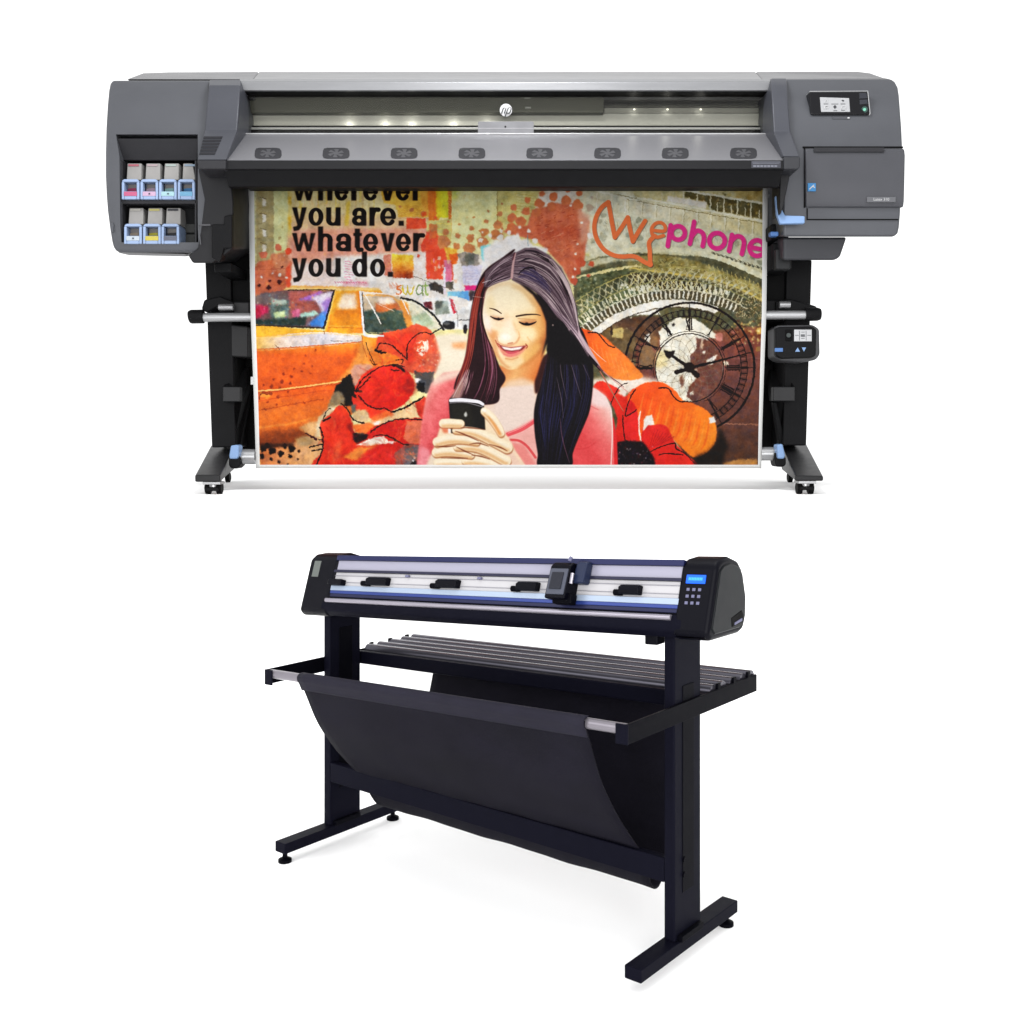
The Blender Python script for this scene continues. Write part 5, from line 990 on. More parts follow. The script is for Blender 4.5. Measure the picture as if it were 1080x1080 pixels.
# loading bar across
part(MB().tube([P(213, 334.8, 3.50), P(851, 332.2, 3.50)], .0142, 20), 'loading_bar', SILVER, .0)
part(MB().tube([P(199.4, 334.4, 3.5), P(202, 334, 3.5), P(215, 333.8, 3.5)], [.019, .0225, .0225], 20), 'bar_cap', K_BLACK, .002)
part(MB().tube([P(849, 331.8, 3.5), P(862, 331.4, 3.5), P(865.4, 331.4, 3.5)], [.0215, .0215, .018], 20), 'bar_cap', K_BLACK, .002)
part(MB().prism([(212, 326), (215, 316), (232, 312), (246, 318), (246, 331), (234, 331), (228, 324), (218, 330)], 3.53, .1), 'bar_arm', K_BLACK, .006)
part(MB().tube([P(231, 324, 3.5), P(246, 324, 3.5)], .011, 16), 'bar_spigot', CHROME, 0)
part(MB().prism([(818, 317), (834, 315), (845, 318), (862, 323), (862, 331), (840, 331), (818, 330)], 3.53, .1), 'bar_arm', K_BLACK, .006)
part(MB().tube([P(822, 321.4, 3.5), P(833, 321.4, 3.5)], .0115, 16), 'bar_spigot', CHROME, 0)
part(MB().rect(243, 318, 263, 331, 3.54, .06).prism([(243, 342), (262, 344), (262, 377), (243, 376)], 3.6, .1), 'bar_bracket', mat('bracket_grey', (44, 44, 46), .5), .006)
part(MB().rect(806, 316, 822, 330, 3.54, .06), 'bar_bracket', K_BLACK, .006)
# slanted paper supports
part(MB().slab([(243, 396, 3.7), (262, 386, 3.72), (262, 402, 3.72), (253, 424, 3.56), (235, 424, 3.56), (235, 408, 3.56)], .05), 'support_arm', K_BLACK, .004)
part(MB().rect(235, 408, 253.4, 423.6, 3.545, .03), 'support_end', mat('support_dark', (42, 42, 44), .45), .003)
part(MB().slab([(814, 390, 3.72), (826, 391, 3.7), (838.5, 408, 3.56), (838.5, 422, 3.56), (815, 423, 3.56), (812, 402, 3.7)], .05), 'support_arm', K_BLACK, .004)
part(MB().rect(815.4, 408, 838.4, 423, 3.545, .03), 'support_end', mat('support_dark_r', (44, 44, 46), .45), .003)
part(MB().slab([(247, 424, 3.6), (254, 424, 3.6), (262, 404, 3.72), (266, 404, 3.72), (252, 476, 3.62), (244, 476, 3.62)], .03), 'brace', K_BLACK, .003)
part(MB().slab([(815, 424, 3.6), (819, 424, 3.6), (829, 470, 3.62), (822, 470, 3.62)], .03), 'brace', K_BLACK, .003)
# legs, feet, castors
ll = part(MB().prism([(216, 276), (243, 276), (249, 472), (223.2, 472)], 3.60, .16), 'leg', K_LEG, .005)
lr = part(MB().prism([(829.5, 274), (856.6, 274), (850.6, 470), (825.6, 470)], 3.60, .16), 'leg', K_LEG, .005)
for leg, xs in ((ll, (216.4, 218.6, 221, 222)), (lr, (856, 854, 852, 851.4))):
    for x, y in zip(xs, (298, 374, 440, 462)): MB().tube([Vector(P(x+s_, y, 3.6))+Vector((0, .08, 0)) for s_ in (-1, 1)], .006, 10).build('leg_bolt', K_BLACK, leg)
part(MB().slab([(243, 300, 3.62), (247, 300, 3.62), (253, 470, 3.64), (249, 470, 3.64)], .1), 'leg_flange', K_DEEP, .003)
def foot(tb, fr, yb, cx):
    (x0, y0), (x1, y1) = tb; (x2, y2), (x3, y3) = fr
    a, b = Vector(P(x0, y0, 3.76)), Vector(P(x1, y1, 3.76)); c, d = Vector(P(x3, y3, 3.25)), Vector(P(x2, y2, 3.25))
    zb = P(0, yb, 3.25)[2]; zr = ZS+.055
    sp_ = P(236 if cx < 540 else 838, 0, 4.06)[0]-(a.x+b.x)/2
    ar, br = a+Vector((sp_, .3, 0)), b+Vector((sp_, .3, 0))
    vs = [a, b, c, d]; lo = [Vector((v.x, v.y, z)) for v, z in zip(vs, (zr, zr, zb, zb))]
    arl, brl = Vector((ar.x, ar.y, zr)), Vector((br.x, br.y, zr))
    m = MB().add(vs+lo+[ar, br, arl, brl], [(0, 1, 2, 3), (3, 2, 6, 7), (2, 1, 5, 6), (0, 3, 7, 4), (7, 6, 5, 4), (0, 8, 9, 1), (4, 5, 11, 10), (0, 4, 10, 8), (1, 9, 11, 5), (8, 10, 11, 9)])
    fo = part(m, 'foot', mat('foot_black', (42, 42, 44), .45, 0, .3, .05, 40), .005)
    for cy, k in ((3.285, 1), (3.98, 1)):
        w = P(cx, 0, 3.285)[0]
        if cy > 3.5: w = (a.x+b.x)/2+sp_*.75
        top = zb if cy < 3.5 else zr
        MB().box((w-.026, cy-.026, top-.008), (w+.026, cy+.026, top)).tube([(w, cy, top-.008), (w, cy, top-.018)], .016, 14).build('castor_plate', CHROME, fo, .001)
        MB().ext([(w-.02, cy-.022, top-.016), (w+.02, cy-.022, top-.016), (w+.02, cy+.03, top-.016), (w-.02, cy+.03, top-.016)], (0, 0, -.012)).build('castor_fork', K_BLACK, fo, .004)
        for s in (-1, 1):
            MB().tube([(w+s*.009, cy+.004, ZS+.019), (w+s*.025, cy+.004, ZS+.019)], .019, 20).build('castor_wheel', K_DEEP, fo, .003)
    return fo
foot(((222.2, 470), (247, 471.5)), ((205.6, 500.8), (232.4, 501)), 508.4, 225.4)
foot(((824.4, 468.5), (850.6, 468)), ((838.6, 501.6), (868.4, 502)), 507.4, 849)
# take-up spindle with blue latches
part(MB().tube([P(252, 481.6, 3.5), P(270, 481.6, 3.5)], .0245, 20), 'spindle', SILVER, 0)
part(MB().tube([P(802, 478.6, 3.5), P(819, 478.6, 3.5)], .022, 20), 'spindle', SILVER, 0)
part(MB().tube([P(262, 480, 3.54), P(812, 478, 3.54)], .016, 20), 'spindle_core', SILVER, 0)
part(MB().rect(264, 397, 268, 406, 3.6, .03), 'support_pin', CHROME, .002)
for pts, body in ((((243.4, 470), (249.8, 469), (252, 470.5), (251.6, 481), (249.6, 484), (242, 484), (241.6, 480)), ((241, 482), (253.4, 482), (253.4, 491), (249.5, 494.5), (243.5, 494), (241, 491))),
                  (((819.4, 469), (825.6, 468), (828.4, 480), (827.6, 484), (820.4, 484)), ((817.6, 477), (829, 482), (829.4, 490), (826, 492.6), (819, 492.4), (817.6, 488)))):
    lb_ = part(MB().prism(body, 3.46, .07), 'latch', K_BLACK, .005)
    part(MB().prism(pts, 3.445, .05), 'latch_handle', BLUE, .006, parent=lb_, seg=3)
# hanging control box on the right leg
cb = part(MB().prism([(817, 345), (821, 343), (858, 342.4), (864.6, 347), (865.2, 374), (861, 379.5), (848, 381.8), (824, 380.5), (817, 376)], 3.5, .1), 'control_box', mat('box_grey', (92, 92, 95), .45), .008, seg=3)
part(MB().prism([(818, 346.4), (821, 344.6), (857, 344), (861.6, 347.6), (860.8, 375), (856, 377.4), (824, 378.4), (818, 374.6)], 3.485, .03), 'box_front', K_BLACK, .006, parent=cb, seg=3)
bs = part(MB().rect(837.6, 347.6, 856.2, 360, 3.4835, .006), 'box_display', mat('display_white', (226, 227, 230), .4), .001, parent=cb)
ic = MB()
for x0, y0, x1, y1 in ((843, 349, 843.5, 359), (850, 349, 850.5, 359), (838.6, 353.4, 842.4, 353.9), (851.4, 353.4, 855.4, 353.9), (845, 350, 848.6, 350.5), (845, 356.6, 848.6, 357.1), (844.6, 352.6, 849, 355.2)): ic.rect(x0, y0, x1, y1, 3.4828, .002)
ic.build('display_icon', mat('icon_grey', (110, 112, 116), .4), cb, 0, smooth=False)
for pts in (((838.6, 371), (841.4, 366.4), (844, 371)), ((845.6, 366.4), (850.4, 366.4), (848, 371))): part(MB().prism(pts, 3.483, .01), 'arrow_button', BLUE, .001, parent=cb)
part(MB().rect(828.6, 347.6, 835.2, 359.6, 3.482, .01), 'dial_recess', K_DEEP, .002, parent=cb)
part(MB().tube([P(831.8, 353.6, 3.478), P(831.8, 353.6, 3.49)], .0075, 16), 'dial', mat('dial_grey', (56, 66, 64), .35), .001, parent=cb)
part(MB().rect(817.6, 367, 825.8, 371, 3.482, .01), 'button_strip', BLUE_D, .001, parent=cb)

# ---------------------------------------------------------------- ink cartridges in the bay
def colour(n, rgb): return mat(n, rgb, .45, 0, .3, .05, 60)
inks = [(128, 'u', (216, 110, 150), (176, 60, 104), 'deep pink', 'first', 'M'), (147.8, 'u', (226, 190, 220), (196, 170, 190), 'pale pink', 'second', 'm'), (167.4, 'u', (190, 232, 240), (150, 196, 196), 'very pale cyan', 'third', 'c'), (187.2, 'u', (132, 194, 232), (70, 140, 200), 'sky blue', 'last', 'C'),
        (130.6, 'd', (216, 228, 238), (176, 160, 140), 'white', 'first', 'o'), (150.6, 'd', (226, 210, 96), (206, 196, 60), 'yellow', 'middle', 'Y'), (170, 'd', (116, 120, 136), (50, 50, 54), 'dark grey', 'last', 'K')]
for x, row, cs, ci, cn, pos, _ in inks:
    yt, yb = (188.8, 210.2) if row == 'u' else (235.8, 257.2)
    w = 18.9 if x < 187 or row == 'd' else 18.2
    rn = 'upper' if row == 'u' else 'lower'
    base = P(x+w/2, yb, 3.36)
    c = empty('ink_cartridge', base); tag(c, f'pale blue ink cartridge with a {cn} strip, {pos} in the {rn} row', 'ink cartridge', "ink cartridges in the printer's bay")
    d = 3.335
    h = MB().rect(x, yt+3, x+3, yb, d, .08).rect(x+w-3, yt+3, x+w, yb, d, .08).prism([(x, yt+3.1), (x+1, yt+1), (x+3, yt), (x+w-3, yt), (x+w-1, yt+1), (x+w, yt+3.1)], d, .08).rect(x+3, yb-8.6, x+w-3, yb, d, .08)
    h.build('holder', HOLD, c, .0025)
    MB().rect(x+2.8, yt+3, x+w-2.8, yb-8.4, d+.035, .01).build('carton_side', mat('carton_side', (150, 146, 144), .5, 0, .3, .1, 60), c, 0)
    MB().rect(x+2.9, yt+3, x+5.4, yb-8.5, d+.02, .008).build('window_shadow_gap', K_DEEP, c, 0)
    MB().prism([(x+6.6, yb-8.6), (x+6.4, yb-11), (x+10, yb-11.6), (x+w-3.2, yb-11.8), (x+w-3.2, yb-8.6)], d+.03, .004).build('ink_level', colour('ink_'+cn.replace(' ', '_'), ci), c, 0)
    lbm = MB().rect(x+2.6, yb-8.2, x+w-2.6, yb-3.6, d-.0016, .004).build('colour_strip', colour('strip_'+cn.replace(' ', '_'), cs), c, .0005)
    if cn in ('pale pink', 'very pale cyan', 'white'):
        MB().tube([P(x+w/2-.4, yb-6, d-.003), P(x+w/2+.9, yb-5.8, d-.003)], .0022, 8).build('strip_dot', mat('dot_dark', (80, 84, 96), .5), lbm, 0)
    off = 5.6 if row == 'u' else 5.0
    cw = 15.6
    top = MB().slab([(x+off+.6, yt-16.6, d+.03), (x+off-.4, yt+1, d+.012), (x+off-.4+cw+.2, yt+1, d+.012), (x+off+cw, yt-16.6, d+.03)] if not (row == 'u' and x > 187) else [(x+5.8, yt-16.6, d+.03), (x+5, yt+1, d+.012), (x+w+1, yt+1, d+.012), (x+w-1, yt-9, d+.02), (x+w-2.2, yt-16.6, d+.03)], .06)
    top.build('carton', CARTON, c, .003)
    MB().slab([(x+off+1.8, yt-15.6, d+.0265), (x+off+1.8, yt-13.6, d+.0245), (x+off+cw-3, yt-13.6, d+.0245), (x+off+cw-3, yt-15.6, d+.0265)], .004).build('carton_stripe', colour('stripe_'+cn.replace(' ', '_'), {'deep pink': (196, 110, 124), 'pale pink': (196, 176, 180), 'very pale cyan': (186, 200, 196), 'sky blue': (150, 170, 190), 'white': (200, 198, 190), 'yellow': (210, 202, 130), 'dark grey': (72, 72, 78)}[cn]), c, 0)

# ---------------------------------------------------------------- the banner
img = bpy.data.images.new('street_collage', PW, PH, alpha=False)
buf = np.ones((PH, PW, 4), np.float32); buf[..., :3] = cv[::-1]/255.0
img.pixels.foreach_set(buf.ravel()); img.update(); img.pack()
PRINT = bpy.data.materials.new('printed_picture'); PRINT.use_nodes = True
nt = PRINT.node_tree; bs_ = nt.nodes['Principled BSDF']
ti = nt.nodes.new('ShaderNodeTexImage'); ti.image = img; ti.extension = 'EXTEND'
gm = nt.nodes.new('ShaderNodeMix'); gm.data_type = 'RGBA'; gm.blend_type = 'MULTIPLY'; gm.inputs[0].default_value = 1.0
PRINT_GAIN = .355
gm.inputs[7].default_value = (PRINT_GAIN, PRINT_GAIN, PRINT_GAIN, 1)
nt.links.new(ti.outputs['Color'], gm.inputs[6]); nt.links.new(gm.outputs[2], bs_.inputs['Base Color'])
bs_.inputs['Roughness'].default_value = .6; bs_.inputs['Specular IOR Level'].default_value = .05
PAPER = mat('white_vinyl', (238, 238, 236), .5, 0, .2, .006, 20, gain=1.12)
def edge(y, tb): return float(np.interp(y, [t[0] for t in tb], [t[1] for t in tb]))
LE = [(180, 261.6), (197, 262), (330, 264.2), (400, 267), (450, 268.8), (495, 270)]; RE = [(180, 810.4), (197, 810), (330, 808.2), (400, 805.6), (450, 804), (495, 803)]
DE = [(180, 3.52), (197, 3.505), (260, 3.485), (330, 3.475), (400, 3.47), (460, 3.475), (495, 3.485)]
ys = list(np.arange(182, 490.1, 5.5))+[490.2, 494]
bm = bmesh.new(); uvl = bm.loops.layers.uv.new('UVMap'); grid = []; NX = 60
for y in ys:
    l, r, d = edge(y, LE), edge(y, RE), edge(y, DE); ml = 6-2*(y-197)/296; xs = [l]+list(np.linspace(l+ml, r-ml+.4, NX))+[r]
    row = []
    for x in xs:
        dd = d+.0022*math.sin((x-260)/46+y/160)+.0012*math.sin((x-260)/17-y/70)
        co = P(x, y, dd); row.append((bm.verts.new((co[0], co[1]-3.5, co[2]-ZS)), x, y))
    grid.append(row)
for i in range(len(grid)-1):
    for j in range(len(grid[0])-1):
        q = [grid[i][j], grid[i+1][j], grid[i+1][j+1], grid[i][j+1]]
        f = bm.faces.new([a[0] for a in q]); f.smooth = True
        f.material_index = 1 if (j == 0 or j == len(grid[0])-2 or i == len(grid)-2) else 0
        for lp, a in zip(f.loops, q): lp[uvl].uv = ((a[1]-PX0)/(PX1-PX0), 1-(a[2]-PY0)/(PY1-PY0))
me = bpy.data.meshes.new('printed_banner'); bm.to_mesh(me); bm.free()
me.materials.append(PRINT); me.materials.append(PAPER)
bn = bpy.data.objects.new('printed_banner', me); C.objects.link(bn); bn.location = (0, 3.5, ZS)
so = bn.modifiers.new('thickness', 'SOLIDIFY'); so.thickness = .0012; so.offset = -1; so.material_offset = 0
tag(bn, 'colourful printed banner of a smiling woman with a phone hanging from the grey printer', 'banner')

# ---------------------------------------------------------------- the vinyl cutter
S = .95
YAW, TX, TD = .6772, -.4796, 2.7777
VC = empty('cutting_plotter', (TX*S, TD*S, 0), -YAW); VC['local'] = 1
tag(VC, 'black vinyl cutting plotter on a tall stand with a dark fabric catch basket', 'cutting plotter')
N_BLK = mat('navy_black_metal', (24, 24, 38), .5, 0, .05, .06, 40, bump=.05)
N_DARK = mat('navy_dark_metal', (14, 14, 22), .5, 0, .05, .06, 40, bump=.05)
N_CAP = mat('black_cap', (9, 9, 22), .42, 0, .14, .05, 30)
N_SIDE = mat('side_panel_black', (16, 21, 26), .4, 0, .25, .06, 30)
N_LAV = mat('lavender_cover', (208, 206, 228), .4, .1, .4, .015, 6, stretch=(.4, 8, 8))
N_WHT = mat('bed_white', (246, 244, 248), .5, 0, .3, .01, 10)
N_ICE = mat('ice_blue_reflection', (206, 224, 250), .3, .2, .5, .02, 8, stretch=(.4, 6, 6))  # bluish glow on the white platen, painted in as its tint
N_BLU = mat('blue_reflection', (62, 84, 170), .3, .3, .5, .08, 4, stretch=(.6, 6, 6))  # blue reflections on the apron, put into the strip colours
N_BLU2 = mat('dark_blue_reflection', (36, 40, 84), .35, .2, .45, .06, 4, stretch=(.6, 6, 6))
N_TOP = mat('top_rail_blue_reflection', (40, 46, 98), .35, .3, .45, .08, 4, stretch=(.6, 6, 6))  # blue reflection along the top rail, painted as its colour
N_ROD = mat('rod_silver', (214, 208, 222), .25, .6, .5, .03, 10)
N_BAR = mat('support_bar', (112, 110, 122), .25, .6, .5, .12, 12, stretch=(.5, 6, 6))
N_FAB = mat('basket_fabric', (31, 29, 41), .8, 0, .15, .22, 7, bump=.45, stretch=(1, .5, 2.2))
N_FABH = mat('basket_hem', (48, 46, 60), .75, 0, .18, .1, 16, bump=.3)
N_SIL = mat('bare_bar', (176, 170, 180), .3, .5, .5, .05, 20)
N_LCD = mat('lcd_blue', (8, 96, 246), .3, 0, .4, .1, 60, emit=.9)
N_TXT = mat('lcd_text', (70, 176, 255), .3, 0, .4, .02, 60, emit=.8)
N_KEY = mat('key_mark', (140, 140, 176), .4)
KH, KS = .0653, .0413
def L(X, Y, Z, k=0.0): return (X*S, Y*S, (Z+k*(X-.5))*S)
def cpart(mb, name, m, bev=.003, parent=None, **k):
    pr = parent or VC
    if parent is not None: pr['local'] = 1
    return mb.build(name, m, pr, bev*S, **k)
def bx(X0, X1, Y0, Y1, Z0, Z1, k=0.0):
    a = [L(X0, Y0, Z0, k), L(X1, Y0, Z0, k), L(X1, Y0, Z1, k), L(X0, Y0, Z1, k)]
    return MB().ext(a, (0, (Y1-Y0)*S, 0))
def prof(pts, X0, X1, k=KH):                         # a Y-Z outline run along X
    n = len(pts); a = [L(X0, y, z, k) for y, z in pts]; b = [L(X1, y, z, k) for y, z in pts]
    return MB().add(a+b, [tuple(range(n)), tuple(range(2*n-1, n-1, -1))]+[(i, i+n, (i+1) % n+n, (i+1) % n) for i in range(n)])
LWX, LWY, FH, FW, FB = .024, .1045, .0254, .037, .2542
CZ = .0259
for X, fa, kx in ((0, .1506, 0), (1, .133, 1)):
    lg = cpart(bx(X, X+LWX, 0, LWY, CZ+FH, .618+KH*(X-.5)+.02), 'leg', N_BLK, .003)
    cpart(bx(X+LWX-.0005, X+LWX+.0015, .03, .075, .14, .55), 'leg_channel', N_DARK, .001, lg)
    cx = X+LWX/2
    ft = cpart(bx(cx-FW/2, cx+FW/2, -fa, FB, CZ, CZ+FH), 'foot', N_BLK, .002)
    cpart(bx(X+LWX, X+LWX+.012, .01, LWY-.01, CZ+FH, CZ+FH+.012), 'foot_bracket', N_DARK, .001, ft)
    for yy in ((-.135, .235) if X == 0 else (.235,)):
        cpart(MB().tube([L(cx, yy, 0), L(cx, yy, .007), L(cx, yy, .011)], [.0165*S, .0165*S, .009*S], 18).tube([L(cx, yy, .011), L(cx, yy, CZ)], .006*S, 12), 'levelling_foot', N_DARK, 0, ft)
bt = MB()
for z in (.175, .205): bt.tube([L(1+LWX, .035, z), L(1+LWX+.004, .035, z)], .006*S, 10)
cpart(bt, 'beam_bolt', N_DARK, 0)
cpart(bx(LWX, 1, .0, .022, .163, .212), 'cross_beam', N_BLK, .003)
# shelf: side rails, bars
RZ, RH, RA, RB = .4967, .0371, .1796, .3432
for X0, X1 in ((-.007, -.001), (LWX+1.001, LWX+1.007)):
    r = bx(X0, X1, -RA, RB, RZ-RH, RZ, KS)
    xx = X0 if X0 < 0 else X1-.03
    r2 = cpart(r, 'side_rail', N_DARK, .001)
    cpart(bx(X0-.001 if X0 < 0 else X0-.02, X1+.02 if X0 < 0 else X1+.001, -RA-.002, -RA+.002, RZ-RH, RZ, KS), 'rail_end', N_BLK, .001, r2)
    for yy in (.165, .235, .3): cpart(bx(X0, X1, yy, yy+.012, RZ, RZ+.012, KS), 'rail_notch', N_DARK, .001, r2)
cpart(bx(0, 1+LWX, .112, .128, RZ-.034, RZ-.001, KS), 'front_shelf_beam', N_BLK, .003)
for yy in (.158, .2, .245, .29, .33):
    cpart(MB().tube([L(-.001, yy, RZ-.004, KS), L(.5, yy, RZ-.004, KS), L(1+LWX, yy, RZ-.004, KS)], .0145*S, 14), 'support_bar', N_BAR, 0)
cpart(MB().tube([L(-.001, -.168, RZ-.012, KS), L(1+LWX, -.168, RZ-.012, KS)], .0105*S, 14), 'basket_rod', N_SIL, 0)
cpart(MB().tube([L(0, .30, RZ-.03, KS), L(1+LWX, .30, RZ-.03, KS)], .008*S, 12), 'basket_rod', N_DARK, 0)
# catch basket
path = [(-.182, .488), (-.178, .497), (-.168, .5), (-.158, .492), (-.150, .47), (-.122, .372), (-.062, .285), (-.012, .232), (.028, .185), (.05, .135), (.085, .103), (.13, .098), (.18, .14), (.225, .23), (.262, .34), (.288, .43), (.3, .475)]
path = [(-.172, .465), (-.181, .485), (-.176, .4985), (-.166, .5005), (-.157, .49)]+[(-.155, .46)]+path[5:]
def smooth_path(p, n=4):
    out = []
    for i in range(len(p)-1):
        a, b, c, d = p[max(i-1, 0)], p[i], p[i+1], p[min(i+2, len(p)-1)]
        for k in range(n):
            t = k/n; out.append(tuple(.5*(2*b[q]+(c[q]-a[q])*t+(2*a[q]-5*b[q]+4*c[q]-d[q])*t*t+(-a[q]+3*b[q]-3*c[q]+d[q])*t**3) for q in (0, 1)))
    return out+[p[-1]]
front = [(-.181, .49), (-.176, .478), (-.155, .43), (-.122, .362), (-.07, .29), (-.02, .235), (.03, .182), (.05, .14), (.082, .104), (.13, .098), (.18, .14), (.225, .23), (.262, .34), (.288, .43), (.3, .472)]
sp = smooth_path(front, 4); NXF = 34; vs = []; fs = []
for i, (y, z) in enumerate(sp):
    u = i/(len(sp)-1)
    for j in range(NXF+1):
        X = .118+(.935-.07*max(0, u-.5)*2-.118)*j/NXF
        sag = .001*math.sin(j*.55+u*7)*math.sin(math.pi*min(u*1.0, 1))+.0014*math.sin(j*.9-u*9)*math.sin(j*.31)*math.sin(math.pi*u)
        vs.append(L(X, y+sag*.6, z+sag*.5+(.0 if .5 < u < .68 else 0)*math.sin(math.pi*u), KS*max(0, 1-u*1.6) if u < .62 else KS*(u-.62)/.38))
for i in range(len(sp)-1):
    for j in range(NXF): a = i*(NXF+1)+j; fs.append((a, a+1, a+NXF+2, a+NXF+1))
bk = cpart(MB().add(vs, fs), 'catch_basket', N_FAB, 0)
so = bk.modifiers.new('thickness', 'SOLIDIFY'); so.thickness = .003
hem = [(-.166, .4995), (-.175, .499), (-.1835, .493), (-.183, .483), (-.1775, .474), (-.170, .458)]
sp = smooth_path(hem, 3); vs = []; fs = []
for y, z in sp:
    for j in range(NXF+1): vs.append(L(.117+(.936-.117)*j/NXF, y-.002, z, KS))
for i in range(len(sp)-1):
    for j in range(NXF): a = i*(NXF+1)+j; fs.append((a, a+1, a+NXF+2, a+NXF+1))
hm = cpart(MB().add(vs, fs), 'basket_hem', N_FABH, 0, bk); so = hm.modifiers.new('thickness', 'SOLIDIFY'); so.thickness = .003
# head
A_, B_ = (-.034, .632), (.006, .763)
sx, sz = B_[0]-A_[0], B_[1]-A_[1]; sl = math.hypot(sx, sz); nx_, nz_ = -sz/sl, sx/sl
def fr(f, o=0.0): return (A_[0]+sx*f+nx_*o, A_[1]+sz*f+nz_*o)
def band(f0, f1, o, name, m, X0=.05, X1=1.045, bev=.001, th=.02):
    return cpart(prof([fr(f0, o), fr(f1, o), fr(f1, o-th), fr(f0, o-th)], X0, X1), name, m, bev)
hb = cpart(prof([(-.026, .62), (-.038, .634), (-.038, .646), (-.03, .662), (.0, .70), (.02, .752), (.05, .756), (.1, .735), (.112, .68), (.104, .626), (.09, .616)], .03, 1.06), 'head_body', N_BLK, .004, seg=3)
band(.235, .265, .004, 'front_strip', N_DARK)
cpart(MB().tube([L(.045, *fr(.2, .006), KH), L(1.035, *fr(.2, .006), KH)], .0058*S, 12), 'front_rod', N_ROD, 0)
band(.27, .33, .003, 'apron', N_BLU2); band(.33, .385, .004, 'apron_reflection', N_BLU); band(.385, .475, .005, 'platen', N_ICE)  # dark to pale blue steps paint the reflection across these bands
bed = band(.475, .72, .0, 'media_bed', N_WHT)
band(.535, .545, .002, 'bed_groove', mat('groove_grey', (186, 184, 194), .4)); band(.655, .665, .002, 'bed_groove', mat('groove_grey_b', (190, 188, 200), .4))
band(.72, .765, .006, 'carriage_rail', mat('rail_navy', (58, 58, 84), .35, .3)); band(.765, .94, .0, 'rail_cover', N_LAV); band(.94, 1.03, .006, 'top_rail', N_TOP)
def un(px, py, Y):                                   # where the line of sight meets the plane Y in the plotter's own axes
    c, s = math.cos(YAW), math.sin(YAW); r = ((px-540)/F, 1, -(py-HZ)/F); T = (TX, TD, -1.0633)
    a = (c*r[0]-s*r[1], s*r[0]+c*r[1], r[2]); b = (-(c*T[0]-s*T[1]), -(s*T[0]+c*T[1]), -T[2])
    t = (Y-b[1])/a[1]; return a[0]*t+b[0]
for x0, x1, ym in ((384, 411, 615.5), (457, 485, 618), (542, 569, 621), (650, 677, 624)):
    X0, X1 = un(x0, ym, -.015), un(x1, ym, -.015); w = X1-X0
    pr = cpart(prof([fr(.5, .018), fr(.6, .02), fr(.64, .012), fr(.64, 0), fr(.5, 0)], X0+w*.22, X1), 'pinch_roller', N_CAP, .002)
    cpart(MB().tube([L(X0, *fr(.525, .009), KH), L(X0+w*.3, *fr(.525, .009), KH)], .0065*S, 14), 'roller_wheel', N_DARK, 0, pr)
for px in (430, 506):
    X0 = un(px-1.5, 610, -.01); cpart(prof([fr(.66, .008), fr(.7, .008), fr(.7, 0), fr(.66, 0)], X0, X0+.01), 'belt_clip', N_KEY, .001)
Xc = un(577, 612, -.05); Xd = un(597, 614, -.05)
ca = cpart(prof([fr(.36, .045), fr(.86, .04), fr(.93, .03), fr(.93, .0), fr(.46, .0), fr(.36, .012)], Xc, Xd+.003), 'tool_carriage', N_CAP, .004, seg=3)
cpart(prof([fr(.42, .047), fr(.82, .043), fr(.82, .036), fr(.42, .036)], Xc+.004, Xd), 'carriage_face', mat('face_grey', (96, 100, 116), .4), .002, ca)
cpart(prof([fr(.5, .049), fr(.76, .0455), fr(.76, .04), fr(.5, .04)], Xc+.011, Xd-.008), 'face_recess', mat('recess_dark', (44, 46, 58), .5), .001, ca)
cpart(prof([fr(.62, .03), fr(.95, .024), fr(.98, .01), fr(.95, 0), fr(.62, 0)], Xd+.004, Xd+.032), 'carriage_motor', mat('motor_blue', (44, 54, 86), .4), .008, ca, seg=3)
cpart(prof([fr(.3, .03), fr(.46, .034), fr(.46, .01), fr(.3, .01)], Xc+.012, Xd+.012), 'blade_holder', N_DARK, .003, ca)
cpart(MB().tube([L(Xd+.008, *fr(.6, .036), KH), L(Xd+.008, *fr(.76, .036), KH)], .004*S, 10), 'carriage_screw', N_ROD, 0, ca)
cpart(MB().tube([L(Xd-.01, *fr(.95, .03), KH), L(Xd-.008, *fr(1.02, .028), KH)], .004*S, 10), 'carriage_pin', N_KEY, 0, ca)
capP = [(-.027, .617), fr(-.02, .006), fr(.95, .006), (.016, .769), (.05, .771), (.088, .759), (.106, .74), (.121, .685), (.119, .64), (.11, .622), (.09, .616)]
lc = cpart(prof(capP, -.05, .055), 'end_cover', N_CAP, .018, seg=5)
cpart(prof([fr(.62, .0065), fr(.92, .0065), fr(.92, .0), fr(.62, 0)], -.03, -.005), 'cover_badge', mat('badge_grey', (128, 134, 130), .5), .001, lc)
cpart(prof([fr(.47, .02), fr(.58, .02), fr(.58, 0), fr(.47, 0)], .05, .098), 'cover_tab', N_CAP, .003, lc)
rc = cpart(prof(capP, 1.04, 1.118), 'end_cover', N_CAP, .016, seg=5)
cy, cz = .043, .69
cpart(prof([((y-cy)*.86+cy+.003, (z-cz)*.84+cz) for y, z in capP], 1.112, 1.1205), 'side_plate', N_SIDE, .003, rc, seg=3)
cpart(prof([(.052, .633), (.05, .652), (.094, .662), (.102, .652), (.1, .637)], 1.117, 1.1215), 'port_recess', K_DEEP, .002, rc)
cpart(prof([(.062, .636), (.062, .641), (.094, .646), (.094, .640)], 1.118, 1.1225), 'port', N_KEY, .001, rc)
lcd = cpart(prof([fr(.69, .0075), fr(.815, .0075), fr(.815, 0), fr(.69, 0)], 1.056, 1.098), 'lcd_screen', N_LCD, .001, rc)
lt = MB()
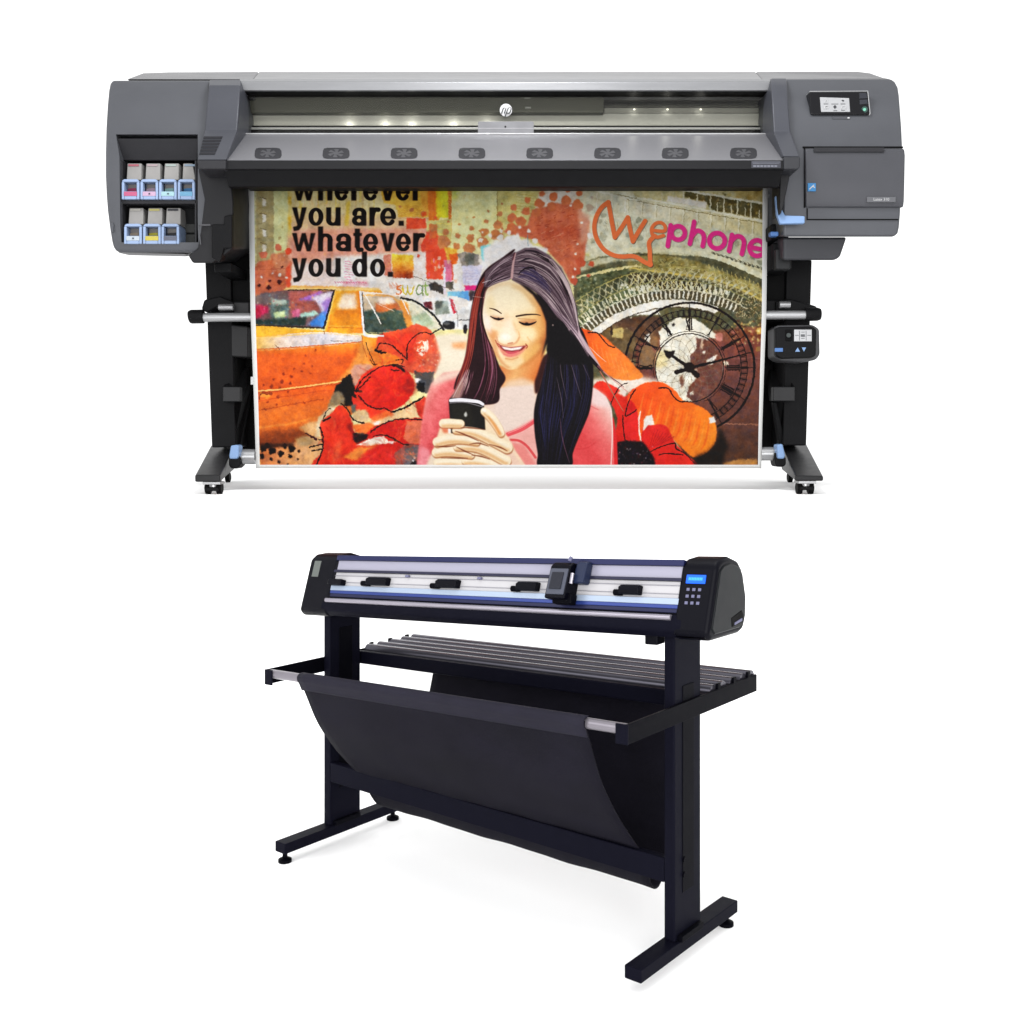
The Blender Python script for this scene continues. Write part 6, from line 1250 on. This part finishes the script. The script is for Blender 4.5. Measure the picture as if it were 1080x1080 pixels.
for i in range(9):
    v = prof([fr(.735, .0082), fr(.775, .0082), fr(.775, .006), fr(.735, .006)], 1.062+i*.0034, 1.0644+i*.0034); lt.add(v.v, v.f)
cpart(lt, 'lcd_characters', N_TXT, 0, rc)
for r_ in range(3):
    for c_ in range(3):
        f = .585-r_*.095; X = 1.060+c_*.0125
        cpart(prof([fr(f, .0072), fr(f+.042, .0072), fr(f+.042, 0), fr(f, 0)], X, X+.0065), 'key_button', N_KEY, .0005, rc)
cpart(bx(.955, .985, 0, .03, .598, .622, KH), 'head_clamp', N_CAP, .003)

# ---------------------------------------------------------------- light, world, camera
sc = bpy.context.scene
w = bpy.data.worlds.new('World'); sc.world = w; w.use_nodes = True
bg = w.node_tree.nodes['Background']; bg.inputs['Color'].default_value = (1, 1, 1, 1); bg.inputs['Strength'].default_value = 1.38
def area(name, loc, target, sx_, sy_, power, col=(1, 1, 1)):
    l = bpy.data.lights.new(name, 'AREA'); l.shape = 'RECTANGLE'; l.size = sx_; l.size_y = sy_; l.energy = power; l.color = col
    o = bpy.data.objects.new(name, l); C.objects.link(o); o.location = loc
    o.rotation_euler = (Vector(target)-Vector(loc)).to_track_quat('-Z', 'Y').to_euler(); return o
area('softbox_overhead', (0, .6, 4.6), (0, 3.3, .8), 5, 2.5, 70)
area('softbox_front', (0, -3.2, 1.35), (0, 3.5, 1.3), 5, 2.5, 380)
area('added_hood_light', (0, 2.5, 2.72), (0, 3.28, 1.85), .6, .25, 34)  # unseen lamp added to brighten the middle of the hood
area('softbox_left', (-4.2, .9, 2.6), (0, 2.9, .9), 2.2, 2.6, 60)
cam = bpy.data.cameras.new('camera'); co = bpy.data.objects.new('camera', cam); C.objects.link(co)
co.location = (0, 0, H); co.rotation_euler = (math.pi/2, 0, 0)
cam.sensor_width = 36; cam.lens = 36*F/1080; cam.shift_y = -(540-HZ)/1080; cam.clip_end = 300; cam.clip_start = .05
sc.camera = co
sc.render.engine = 'CYCLES'; sc.render.resolution_x = sc.render.resolution_y = 1024
sc.view_settings.view_transform = 'Standard'; sc.view_settings.look = 'None'; sc.view_settings.gamma = 1; sc.view_settings.exposure = 0; sc.view_settings.use_curve_mapping = False
sc.cycles.max_bounces = 6; sc.cycles.use_denoising = True
for o in bpy.data.objects:
    if 'local' in o: del o['local']
